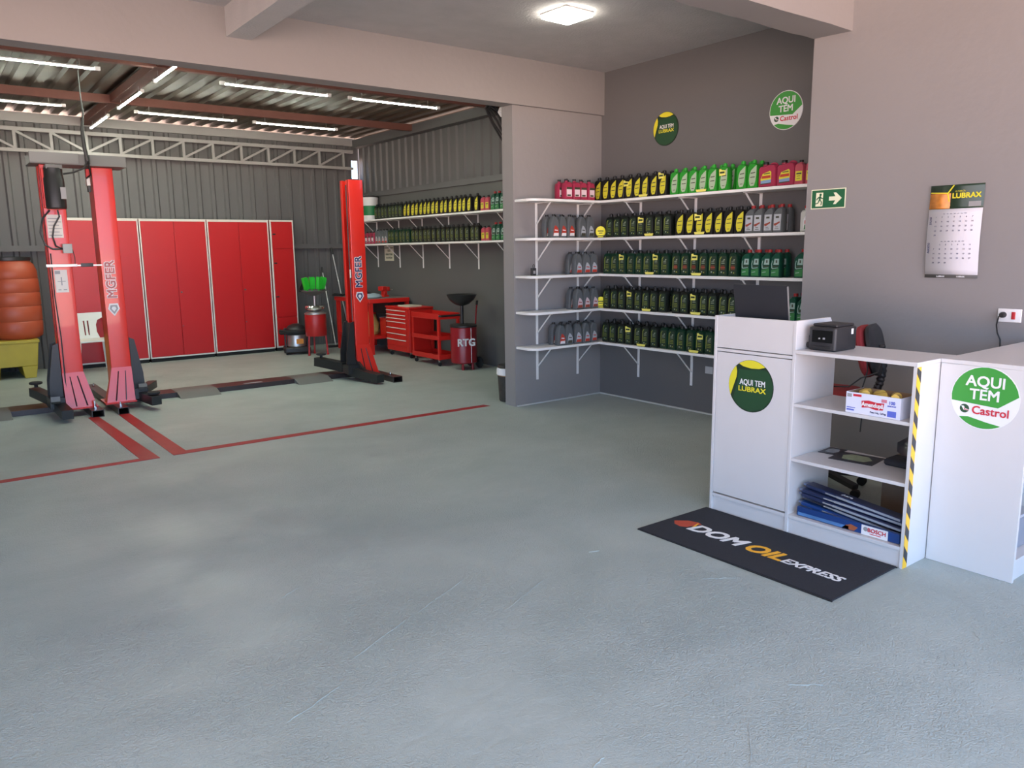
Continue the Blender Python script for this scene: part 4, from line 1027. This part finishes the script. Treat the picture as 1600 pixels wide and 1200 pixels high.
MB().prism([(9.0, .001), (9.17, .055), (9.50, .056), (9.66, .001)], .10, .62, 'x').build('ramp_plate', M_dgrey, B)
arm(B, [(1.00, 8.95, .12), (1.03, 8.46, .08)], .10, .09)
arm(B, [(.98, 9.05, .15), (.87, 9.48, .19)], .10, .09); pad(B, .885, 9.40, .275)
MB().bar((.98, 8.78, .17), (.96, 8.62, .22), .08, .05).build('arm_lock', M_dgrey, B)
YB = 8.83
MB().lathe([(.078, 2.02), (.088, 2.03), (.088, 2.30), (.080, 2.32), (.080, 2.40)], (1.165, YB-.095, .02), 24).build('motor', M_blk, B)
MB().box(1.20, 1.245, YB-.186, YB-.150, 2.13, 2.24).build('motor_label', M_pgrey, B)
MB().rbox(1.10, 1.24, YB-.155, YB-.001, 2.41, 2.45, .005).build('motor_bracket', M_dgrey, B)
MB().rbox(1.07, 1.11, YB-.06, YB-.001, 2.05, 2.42, .004).build('hydraulic_valve', M_red, B)
st_ = MB().box(1.08, 1.21, YB-.0014, YB, 1.77, 1.99).build('warning_sticker', M_cream, B)
q = MB()
for k in range(6): q.box(1.09, 1.20-.02*(k % 2), YB-.002, YB-.0014, 1.79+.032*k, 1.797+.032*k)
q.build('sticker_print', M_pgrey, st_)
MB().rbox(1.185, 1.265, YB-.07, YB-.001, 1.62, 1.71, .005).build('control_box', M_lgrey, B)
MB().rbox(1.03, 1.30, YB-.030, YB-.001, 1.488, 1.515, .004).build('crossbar_latch', M_steel, B)
MB().rbox(1.33, 1.44, YB-.032, YB-.004, 1.485, 1.520, .004).build('latch_handle', M_blk, B)
MB().bar((1.29, YB-.015, 1.50), (1.52, YB-.015, 1.50), .012, .012).build('latch_rod', M_steel, B)
st_ = MB().box(1.095, 1.205, YB-.0014, YB, 1.24, 1.46).build('warning_sticker', M_cream, B)
MB().box(1.10, 1.145, YB-.002, YB-.0014, 1.42, 1.45).box(1.115, 1.185, YB-.002, YB-.0014, 1.345, 1.352).box(1.145, 1.155, YB-.002, YB-.0014, 1.31, 1.39).box(1.115, 1.140, YB-.002, YB-.0014, 1.262, 1.27).box(1.16, 1.19, YB-.002, YB-.0014, 1.262, 1.27).build('sticker_print', M_pgrey, st_)
MB().tube([(1.11, YB-.03, 2.03), (1.04, YB-.06, 1.95), (1.01, YB-.06, 1.82), (1.04, YB-.05, 1.70), (1.10, YB-.05, 1.66), (1.20, YB-.04, 1.66)], .009, 8).build('power_wire', M_blk, B)
MB().tube([(1.17, YB-.09, 2.03), (1.18, YB-.08, 1.97), (1.13, YB-.05, 1.88), (1.11, YB-.04, 1.78), (1.13, YB-.03, 1.69), (1.19, YB-.03, 1.66)], .008, 8).build('power_wire', M_blk, B)
MB().tube([(1.08, YB-.012, 1.62), (1.075, YB-.012, 1.2), (1.09, YB-.012, .8), (1.085, YB-.012, .35), (1.10, YB-.03, .20)], .006, 6).build('release_cable', M_blk, B)
MB().tube([(1.27, YB-.02, 1.66), (1.285, YB-.015, 1.58), (1.28, YB-.012, 1.50)], .004, 6).build('power_wire', M_blk, B)

# head channel joining the two middle columns
o = empty('head_channel', 'grey steel channel lying across the two middle lift columns', 'steel channel', (0, 0, 0))
MB().box(.99, 1.82, 8.76, 8.77, 2.462, 2.565).box(.99, 1.82, 8.77, 9.13, 2.462, 2.472).box(.99, 1.82, 9.12, 9.13, 2.472, 2.565).build('channel', M_dgrey, o)
MB().rbox(.985, 1.40, 8.752, 8.760, 2.47, 2.57, .003).build('cover_plate', mat('mid_grey_cover', (.17, .17, .165), .5), o)
MB().rbox(1.45, 1.49, 8.72, 8.751, 2.47, 2.56, .003).build('cable_clamp', M_blk, o)
o = empty('limit_switch', 'small pale limit switch hanging beside the right-hand middle column', 'switch', (0, 0, 0))
MB().rbox(1.47, 1.502, 8.88, 8.95, 2.28, 2.36, .004).build('housing', M_cream, o)
MB().rbox(1.478, 1.502, 8.885, 8.945, 2.22, 2.279, .004).build('lower_case', M_blk, o)
MB().rbox(1.472, 1.502, 8.885, 8.945, 2.361, 2.44, .004).build('upper_case', M_red, o)
q = MB(); q.tube([(1.47, 8.74, 3.42), (1.468, 8.745, 3.1), (1.475, 8.74, 2.95), (1.45, 8.73, 2.80), (1.455, 8.72, 2.62), (1.47, 8.715, 2.50)], [.006, .006, .009, .016, .018, .018], 8)
q.tube([(1.47, 8.715, 2.50), (1.43, 8.72, 2.43), (1.34, 8.73, 2.39), (1.25, 8.74, 2.37)], .009, 8).tube([(1.47, 8.715, 2.50), (1.48, 8.74, 2.44), (1.50, 8.80, 2.38), (1.47, 8.87, 2.35)], .008, 8)
tag(q.build('supply_cable', M_blk), 'black supply cable dropping from the roof to the lift motor', 'cable')

# ---------------------------------------------------------------- cabinets
def cabinet(x0, x1, label, knobs=True):
    o = empty('steel_cabinet', label, 'cabinet', ((x0+x1)/2, 12.45, 0), 0, 'tall red two-door cabinets')
    h = (x1-x0)/2; z0, z1 = .055, 2.10
    MB().box(-h, h, .012, .37, z0, z1).build('body', M_redd, o)
    q = MB(); e = .016
    q.box(-h, -h+e, -.006, .012, z0, z1).box(h-e, h, -.006, .012, z0, z1).box(-h+e, h-e, -.006, .012, z0, z0+.02).box(-h+e, h-e, -.006, .012, z1-.022, z1).box(-h-.003, h+.003, -.012, .372, z1+.0005, z1+.012)
    q.build('frame', M_cream, o)
    for s_ in (-1, 1):
        a, b_ = (-h+e+.003, -.002) if s_ < 0 else (.002, h-e-.003)
        d = MB().box(a, b_, -.010, .010, z0+.023, z1-.025).build('door', M_redd, o, bevel=.003)
        if s_ > 0:
            MB().lathe([(.012, 0), (.014, .012), (.008, .018)], (a+.035, -.010, 1.03), 12, axis='y').build('knob', M_dgrey, d)
            MB().lathe([(.008, 0), (.008, .01)], (a+.02, -.010, .52), 10, axis='y').build('knob', M_dgrey, d)
    MB().box(-h+.01, h-.01, .02, .36, 0, z0).build('plinth', M_rubber, o)
    return o
cabinet(1.715, 2.665, 'leftmost tall red two-door cabinet, partly hidden by lift columns and white chair')
cabinet(2.68, 3.625, 'middle tall red two-door cabinet, between the lift and the right cabinet')
cabinet(3.64, 4.59, 'rightmost tall red two-door cabinet, beside the narrow locker')
o = empty('narrow_locker', 'narrow tall red locker with white frame at the right of the cabinets', 'locker', (4.815, 12.47, 0))
h = .195
MB().box(-h, h, .012, .35, .055, 2.115).build('body', M_redd, o)
q = MB(); e = .016
q.box(-h, -h+e+.008, -.006, .012, .055, 2.115).box(h-e, h, -.006, .012, .055, 2.115).box(-h+e, h-e, -.006, .012, .055, .08).box(-h+e, h-e, -.006, .012, 2.09, 2.115)
q.build('frame', M_cream, o)
for a, b_ in ((.083, .55), (.556, 1.66), (1.666, 2.087)):
    d = MB().box(-h+e+.012, h-e-.003, -.010, .010, a, b_).build('door', M_redd, o, bevel=.002)
    for z in ([1.42, .88] if b_ == 1.66 else ([1.88] if b_ > 2 else [])):
        MB().rbox(-h+.035, -h+.085, -.028, -.011, z, z+.022, .004).build('handle', M_blk, d)
MB().box(-h+.01, h-.01, .02, .34, 0, .055).build('plinth', M_rubber, o)

# ---------------------------------------------------------------- drum on spill pallet
o = empty('plastic_drum', 'orange-brown ribbed plastic drum with black lid on the yellow pallet', 'drum', (1.035, 12.36, .5065))
pr = [(.24, 0), (.285, .04), (.297, .12), (.300, .22), (.292, .235), (.300, .25), (.303, .42), (.294, .435), (.303, .45), (.304, .60), (.295, .615), (.304, .63), (.300, .78), (.290, .795), (.298, .81), (.292, .90), (.262, .985), (.235, 1.01), (.225, 1.03)]
MB().lathe(pr, n=36).build('barrel', M_orange, o)
MB().lathe([(.232, 1.031), (.240, 1.035), (.240, 1.075), (.225, 1.085), (.05, 1.085)], n=36).build('lid', M_blk, o)
o = empty('spill_pallet', 'mustard yellow plastic spill pallet carrying the orange drum', 'pallet', (.52, 12.38, 0))
q = MB()
q.prism([(-.68, .16), (.66, .16), (.70, .50), (-.72, .50)], -.38, .38, 'y')
q.prism([(-.68, 0), (-.48, 0), (-.46, .16), (-.68, .16)], -.38, .38, 'y').prism([(.0, 0), (.22, 0), (.24, .16), (-.02, .16)], -.38, .38, 'y').prism([(.50, 0), (.63, 0), (.66, .16), (.48, .16)], -.38, .38, 'y')
q.build('tray', M_yel, o, bevel=.008)
MB().box(-.73, .71, -.39, .39, .465, .505).build('rim', M_yel, o, bevel=.006)

# ---------------------------------------------------------------- white plastic chair
o = empty('plastic_chair', 'white moulded plastic chair between the two middle lift columns', 'chair', (1.86, 12.10, 0), R(4))
MB().prism([(-.20, -.21), (.20, -.21), (.22, .19), (-.22, .19)], .42, .445, 'z').build('seat', M_chairw, o, bevel=.008)
# back seen from the front of the bay: shell with two slots
def back_shell():
    q = MB(); ol = [(-.24, .34), (-.225, .31), (-.16, .26), (-.135, .20), (-.13, .10), (-.18, .0), (.18, .0), (.13, .10), (.135, .20), (.16, .26), (.225, .31), (.24, .34), (.225, .375), (-.225, .375)]
    # strips leaving two slots
    return ol
lean = Matrix.Translation((0, .19, .43)) @ Matrix.Rotation(R(-10), 4, 'X')
q = MB()
q.prism([(-.235, .375), (-.25, .34), (-.22, .30), (-.15, .265), (.15, .265), (.22, .30), (.25, .34), (.235, .375)], -.012, .012, 'y', M=lean)
q.prism([(-.15, .265), (-.125, .20), (-.125, .10), (-.16, .0), (-.03, .0), (-.035, .265)], -.010, .010, 'y', M=lean)
q.prism([(.15, .265), (.125, .20), (.125, .10), (.16, .0), (.03, .0), (.035, .265)][::-1], -.010, .010, 'y', M=lean)
q.prism([(-.015, .265), (-.015, .0), (.015, .0), (.015, .265)], -.010, .010, 'y', M=lean)
q.prism([(-.04, .0), (.04, .0), (.04, .06), (-.04, .06)], -.009, .009, 'y', M=lean)
q.build('backrest', M_chairw, o)
for s_ in (-1, 1):
    MB().bar((s_*.20, -.19, .42), (s_*.235, -.23, 0), .045, .03).build('leg', M_chairw, o)
    MB().bar((s_*.20, .18, .42), (s_*.235, .24, 0), .045, .03).build('leg', M_chairw, o)
    MB().tube([(s_*.235, -.22, .44), (s_*.245, -.21, .60), (s_*.25, -.16, .64), (s_*.25, .0, .65), (s_*.245, .22, .66), (s_*.235, .245, .76)], .022, 8).build('armrest', M_chairw, o)

# ---------------------------------------------------------------- vacuum
o = empty('shop_vacuum', 'black shop vacuum with steel drum and coiled hose by the locker', 'vacuum', (4.75, 11.95, 0), R(-15))
MB().rbox(-.20, .20, -.17, .17, .03, .12, .03).build('dolly', M_blkp, o)
MB().lathe([(.135, .12), (.15, .13), (.15, .30), (.145, .31)], n=24).build('steel_drum', M_steel, o)
MB().lathe([(.155, .31), (.165, .33), (.16, .40), (.12, .45), (.05, .48)], n=24).build('motor_head', M_blkp, o)
MB().box(-.02, .09, -.158, -.145, .17, .25).build('brand_plate', mat('plate_orange', (.6, .22, .02), .4), o)
MB().tube([(.21*math.cos(a/9*2*PI)-.04, .17*math.sin(a/9*2*PI), .36+.02*math.sin(a)) for a in range(19)], .024, 10).build('hose', M_rubber, o)
MB().rbox(-.185, -.16, -.03, .03, .10, .42, .006).rbox(.16, .185, -.03, .03, .10, .42, .006).build('clamp', M_blkp, o)
for x, y in ((-.17, -.13), (.17, -.13), (-.17, .13), (.17, .13)):
    MB().lathe([(.018, -.012), (.018, .012)], (x, y, .0185), 12, axis='x').build('caster', M_rubber, o)

# ---------------------------------------------------------------- oil drainer with green bottles
o = empty('oil_drainer', 'red and steel oil drainer on legs with raised funnel of green bottles', 'oil drainer', (4.95, 11.62, 0))
MB().lathe([(.155, .30), (.165, .32), (.165, .62), (.158, .64)], n=28).build('tank', mat('drainer_red', (.42, .015, .015), .35), o)
MB().lathe([(.168, .6405), (.170, .645), (.168, .66), (.13, .68)], n=28).build('rim', M_steel, o)
MB().lathe([(.06, .681), (.14, .72), (.155, .75), (.14, .775), (.10, .76), (.02, .73)], n=28).build('steel_bowl', M_chrome, o)
MB().cyl(.014, .70, .93, n=12).build('stem', M_steel, o)
MB().lathe([(.02, .925), (.06, .94), (.16, .985), (.205, 1.005), (.205, 1.012), (.155, .995), (.05, .955)], n=28).build('funnel', M_dgrey, o)
MB().prism([(-.20, 0), (-.16, .0), (-.10, .10), (-.14, .14), (-.19, .06)], .11, .13, 'y', M=Matrix.Translation((0, 0, .99))).build('funnel_guard', M_blk, o)
for k in range(3):
    a = R(200+120*k)
    MB().tube([(.15*math.cos(a), .15*math.sin(a), .32), (.17*math.cos(a), .17*math.sin(a), .0105)], .014, 8).lathe([(.02, .0), (.02, .02)], (.17*math.cos(a), .17*math.sin(a), .001), 10).build('leg', mat('drainer_red', (.42, .015, .015), .35), o)
for i, (dx, dy, a) in enumerate(((-.115, 0, -.22), (-.02, .05, .05), (.055, -.04, .12), (.13, .045, .28))):
    nm = ['leftmost', 'second', 'third', 'rightmost'][i]
    b_ = MB().prism([(-.04, .02), (.04, .02), (.045, .05), (.045, .19), (.03, .21), (-.045, .21), (-.045, .05)], -.028, .028, 'y', inset=.005, rim=.006).cyl(.015, .0, .02, (0, 0), 10)
    b_.build('empty_oil_bottle', M_green, None, loc=(4.95+dx, 11.60+dy, 1.0+.008), rot=(0, a, random.uniform(-.4, .4)))
    tag(COL.objects[-1], '%s bright green bottle draining upside down in the oil drainer funnel' % nm, 'bottle', 'bottles draining in the funnel')
# squeegee poles
for i, (p0, p1, lb) in enumerate((((5.58, 12.30, .012), (5.60, 12.76, 1.34), 'shorter metal pole with black tip leaning on the back wall behind the drainer'), ((5.88, 12.30, .012), (5.80, 12.77, 1.67), 'taller metal pole with black tip leaning on the back wall by the workbench'))):
    o = empty('broom_pole', lb, 'pole', p0)
    v = Vector(p1)-Vector(p0)
    MB().tube([(0, 0, .0), tuple(v*.94)], .011, 8).build('pole', M_steel, o)
    MB().tube([tuple(v*.93), tuple(v)], .015, 8).build('grip', M_blk, o)
    MB().rbox(-.14, .14, -.02, .02, -.011, .03, .006).build('broom_head', M_blk, o)

# ---------------------------------------------------------------- workbench
WX0, WX1, WY0, WY1 = 5.55, 6.25, 10.93, 12.15
o = empty('workbench', 'red steel workbench with lower shelf against the right bay wall', 'workbench', ((WX0+WX1)/2, (WY0+WY1)/2, 0))
hx, hy = (WX1-WX0)/2, (WY1-WY0)/2
MB().rbox(-hx-.02, hx, -hy-.02, hy+.02, .805, .87, .01).build('top', M_red, o)
MB().box(-hx, hx-.01, -hy, hy, .8705, .876).build('top_sheet', mat('bench_sheet', (.20, .19, .17), .6), o)
for x in (-hx+.03, hx-.03):
    for y in (-hy+.03, hy-.03):
        MB().box(x-.028, x+.028, y-.028, y+.028, 0, .804).build('leg', M_red, o)
MB().rbox(-hx+.02, hx-.02, -hy+.04, hy-.04, .24, .285, .008).build('lower_shelf', M_red, o)
MB().box(-hx+.35, hx-.06, -hy+.06, hy-.1, .62, .80).build('drawer_box', M_blk, o)
o = empty('bench_vise', 'red bench vise on the workbench', 'vise', (5.98, 11.25, .8765), R(20))
MB().rbox(-.06, .06, -.05, .05, 0, .03, .006).rbox(-.035, .035, -.04, .04, .03, .10, .01).build('base', M_red, o)
MB().rbox(-.09, .01, -.05, .05, .10, .17, .012).build('fixed_jaw', M_red, o)
MB().rbox(.03, .09, -.05, .05, .09, .16, .012).build('moving_jaw', M_red, o)
MB().tube([(.09, 0, .11), (.13, 0, .11)], .012, 8).tube([(.125, -.07, .11), (.125, .07, .11)], .006, 6).build('screw_handle', M_steel, o)
def lump(name, label, cat, loc, sx_, sy_, sz_, m, seed):
    rnd = random.Random(seed); n2 = 16; vs_ = []
    for r_, zz in [(.8, 0), (1, .15), (.95, .5), (.7, .85), (.25, 1)]:
        for k in range(n2):
            a = 2*PI*k/n2; rr = r_*(1+rnd.uniform(-.15, .15)); vs_.append((rr*math.cos(a)*sx_, rr*math.sin(a)*sy_, zz*sz_*(1+(rnd.uniform(-.12, .12) if zz else 0))))
    fs = [tuple(range(n2-1, -1, -1)), tuple(range(4*n2, 5*n2))]
    for j in range(4):
        for i in range(n2): fs.append((j*n2+i, j*n2+(i+1) % n2, (j+1)*n2+(i+1) % n2, (j+1)*n2+i))
    ob = MB().add(vs_, fs, 0, True).build(name, m, None, loc=loc)
    return tag(ob, label, cat)
lump('rag_bundle', 'grey-blue rag bundle on the workbench top', 'rag', (5.72, 11.12, .877), .13, .09, .07, mat('grey_blue_cloth', (.30, .38, .42), .9), 1)
lump('tool_pouch', 'black tool pouch on the workbench behind the rags', 'pouch', (5.75, 11.55, .877), .15, .12, .09, mat('black_cloth', (.02, .02, .025), .9), 2)
lump('sack', 'cream cloth sack on the lower shelf of the workbench', 'sack', (5.76, 11.85, .286), .15, .17, .36, mat('cream_cloth', (.55, .50, .38), .9, noise=.2), 5)
lump('sack', 'yellowish bag on the lower shelf, right of the lift column', 'bag', (5.75, 11.30, .286), .12, .12, .34, mat('yellowish_bag', (.45, .38, .12), .7, noise=.3), 6)
o = empty('parts_bin', 'red open parts bin on the lower workbench shelf beside the tool chest', 'bin', (6.02, 11.08, .2865))
q = MB(); q.box(-.17, .17, -.10, -.094, 0, .27).box(-.17, .17, .094, .10, 0, .27).box(-.17, -.164, -.094, .094, 0, .27).box(.164, .17, -.094, .094, 0, .27).box(-.164, .164, -.094, .094, 0, .006)
q.build('bin_shell', M_red, o)
MB().box(-.175, .175, -.105, -.10, .262, .28).box(-.175, .175, .10, .105, .262, .28).build('rim', M_lgrey, o)
q = MB(); q.tube([(5.52, 12.17, .89), (5.46, 12.05, .90), (5.50, 11.9, .90), (5.60, 12.0, .89), (5.70, 12.12, .89)], .014, 8).tube([(5.60, 12.0, .905), (5.50, 12.10, .915), (5.47, 12.0, .90)], .012, 8)
tag(q.build('air_hose', M_rubber), 'black air hose looped over the left corner of the workbench', 'hose')

# ---------------------------------------------------------------- tool chest
def caster(parent, x, y, fixed=True):
    MB().box(x-.012, x+.012, y-.014, y+.014, .055, .085).build('caster_bracket', M_chrome, parent)
    MB().lathe([(.026, -.012), (.030, -.008), (.030, .008), (.026, .012)], (x, y, .0305), 14, axis='x').build('caster', M_rubber, parent)
o = empty('tool_chest', 'red rolling tool chest with seven silver-handled drawers', 'tool chest', (5.79, 10.50, 0), -PI/2)
hw = .36                                     # along the wall
MB().rbox(-hw, hw, .0, .42, .085, .74, .012).build('body', M_red, o)
MB().rbox(-hw-.006, hw+.006, -.014, .425, .7405, .765, .01).build('top_tray', M_red, o)
zs = [(.655, .715), (.60, .65), (.545, .595), (.455, .54), (.365, .45), (.275, .36), (.175, .27)]
for a, b_ in zs:
    d = MB().rbox(-hw+.03, hw-.09, -.012, -.0005, a, b_, .004).build('drawer', M_red, o)
    MB().rbox(-hw+.035, hw-.10, -.024, -.0125, b_-.015, b_-.003, .003).build('handle', mat('aluminium_strip', (.72, .66, .6), .4), d)
MB().rbox(hw-.075, hw-.01, -.010, -.0005, .11, .73, .004).build('corner_post', M_red, o)
for x in (-hw+.06, hw-.06):
    for y in (.05, .36): caster(o, x, y)
MB().box(-.12, .18, .05, .28, 0, .02).build('paper_stack', mat('cream_paper', (.62, .58, .44), .8), None, loc=(5.79, 10.42, .766), rot=(0, 0, -PI/2+.1))
tag(COL.objects[-1], 'cream paper pad lying on top of the red tool chest', 'paper')

# ---------------------------------------------------------------- cart
o = empty('tool_cart', 'red three-tier rolling tool cart with black handle', 'cart', (5.685, 9.53, 0), -PI/2)
hw = .37; D_ = .36
def tray(z0, z1, name='tray'):
    q = MB(); t = .006
    q.box(-hw, hw, 0, D_, z0, z0+t).box(-hw, hw, 0, t, z0+t, z1).box(-hw, hw, D_-t, D_, z0+t, z1).box(-hw, -hw+t, t, D_-t, z0+t, z1).box(hw-t, hw, t, D_-t, z0+t, z1)
    q.build(name, M_red, o, bevel=.003)
tray(.655, .735); tray(.365, .425); tray(.095, .165)
for x in (-hw+.004, hw-.046):
    for y in (.006, D_-.036):
        MB().box(x, x+.042, y, y+.030, .166, .364).box(x, x+.042, y, y+.03, .4255, .6545).build('post', M_red, o)
MB().box(-hw+.002, -hw+.008, .05, D_-.05, .166, .654).build('end_panel', M_red, o)
MB().tube([(hw+.004, .015, .705), (hw+.035, .02, .705), (hw+.035, D_-.02, .705), (hw+.004, D_-.015, .705)], .014, 10).build('handle', M_blk, o)
for x in (-hw+.05, hw-.05):
    for y in (.04, D_-.04): caster(o, x, y)
MB().box(-.10, .08, .0, .13, 0, .006).build('paper_sheet', M_pw, None, loc=(5.76, 9.32, .372), rot=(0, 0, -PI/2+.2))
tag(COL.objects[-1], 'white paper sheet on the middle tier of the red cart', 'paper')

# ---------------------------------------------------------------- mobile oil drainer
o = empty('oil_drainer', 'tall red oil drainer with black funnel, wheel and side handle', 'oil drainer', (5.86, 8.80, 0))
M_dr = mat('drainer_dark_red', (.28, .012, .018), .3, noise=.1)
MB().lathe([(.165, .085), (.178, .10), (.180, .56), (.175, .575)], n=28).build('tank', M_dr, o)
MB().lathe([(.180, .5755), (.184, .58), (.184, .60), (.16, .612), (.05, .62)], n=28).build('lid', M_blk, o)
MB().cyl(.022, .62, .86, (-.02, 0), 12).build('stem', M_blk, o)
MB().lathe([(.03, .86), (.10, .885), (.17, .945), (.20, 1.0), (.205, 1.015), (.195, 1.01), (.16, .96)], (-.02, 0, 0), 28).build('funnel', M_blk, o)
MB().tube([(.0, -.181, .10), (.0, -.181, .57)], .004, 6).build('level_gauge', M_pw, o)
MB().tube([(.17, .0, .50), (.20, -.0, .60), (.215, 0, .78), (.23, 0, .88)], .011, 8).build('side_handle', M_dr, o)
MB().tube([(.226, 0, .86), (.233, 0, .92)], .017, 8).build('grip', M_blk, o)
for a in (230, 285):
    x, y = .155*math.cos(R(a)), .155*math.sin(R(a)); MB().cyl(.018, .001, .088, (x, y), 10).build('foot', M_dr, o)
for s_ in (-.09, .13): MB().lathe([(.06, -.018), (.078, -.012), (.078, .012), (.06, .018)], (.19, s_, .0785), 20, axis='x', M=None).build('wheel', M_rubber, o)
text(o, 'lettering', 'RTG', .135, (-.075, -.176, .375), M_pw, bold=.03, rot=(PI/2, 0, R(-22)), sx=.95, depth=.004)

# ---------------------------------------------------------------- notice on the bay wall
o = empty('notice_sheet', 'cream paper notice on the bay wall below the lower shelf', 'notice', (6.299, 11.62, 1.56), -PI/2)
MB().box(-.155, .155, -.002, 0, -.12, .12).build('sheet', mat('notice_cream', (.62, .60, .45), .7), o)
MB().box(-.15, .15, -.0026, -.002, .085, .098).build('heading_bar', M_ldk, o)
text(o, 'lettering', 'USO', .05, (0, -.0026, .045), M_ldk, bold=.02)
text(o, 'lettering', 'OBRIGATÓRIO', .040, (0, -.0026, -.015), M_ldk, bold=.02, sx=.9)
text(o, 'lettering', 'NA OFICINA', .040, (0, -.0026, -.070), M_ldk, bold=.02, sx=.9)

# bucket and wiring next to the pillar
o = empty('waste_bin', 'dark printed bin with white bag over its rim, behind the pillar', 'bin', (4.955, 6.57, 0))
MB().lathe([(.11, .001), (.115, .01), (.13, .28), (.13, .30)], n=20).build('tub', mat('bin_print', (.045, .04, .035), .6, noise=.6, nscale=30), o)
MB().lathe([(.119, .22), (.1315, .285)], n=20).build('label_band', mat('bin_band', (.40, .25, .12), .6, noise=.4), o)
MB().lathe([(.135, .285), (.142, .29), (.14, .345), (.132, .36)], n=20).build('bag_rim', M_pw, o)
MB().lathe([(.125, .361), (.13, .365), (.12, .39), (.03, .395)], n=20).build('lid', M_blk, o)
q = MB(); rnd = random.Random(11)
for k in range(16):
    a = k*.017; u = lambda v: rnd.uniform(-v, v)
    q.tube([(4.86+a+u(.02), 6.425, 3.30+u(.05)), (4.90+a+u(.03), 6.70, 3.20+u(.04)), (4.97+a+u(.03), 6.95, 3.06+a*.5+u(.03)), (5.07+a+u(.02), 6.95+u(.05), 2.91+a+u(.03)), (5.19+a+u(.02), 6.93, 2.73+a+u(.02)), (5.32+a, 6.9, 2.50+a)], rnd.choice([.008, .012, .020]), 6)
o = tag(q.build('cable_bundle', M_blkp), 'tangled bundle of black cables behind the top of the pillar', 'cables'); o['kind'] = 'stuff'
o = empty('flood_lamp', 'small white lit fitting peeking from behind the pillar under the roof', 'light', (4.925, 6.60, 2.975), R(20))
MB().rbox(-.035, .035, -.025, .025, -.035, .035, .006, M=Matrix.Rotation(R(35), 4, 'Y')).build('housing', M_pw, o)
MB().rbox(-.030, .030, -.029, -.026, -.030, .030, .0012, M=Matrix.Rotation(R(35), 4, 'Y')).build('lens', mat('warm_lens', (.9, .9, .75), .3, emit=1.5), o)
MB().tube([(0, .0, .03), (.0, .0, .07), (-.05, -.165, .07)], .006, 6).build('bracket', M_blk, o)
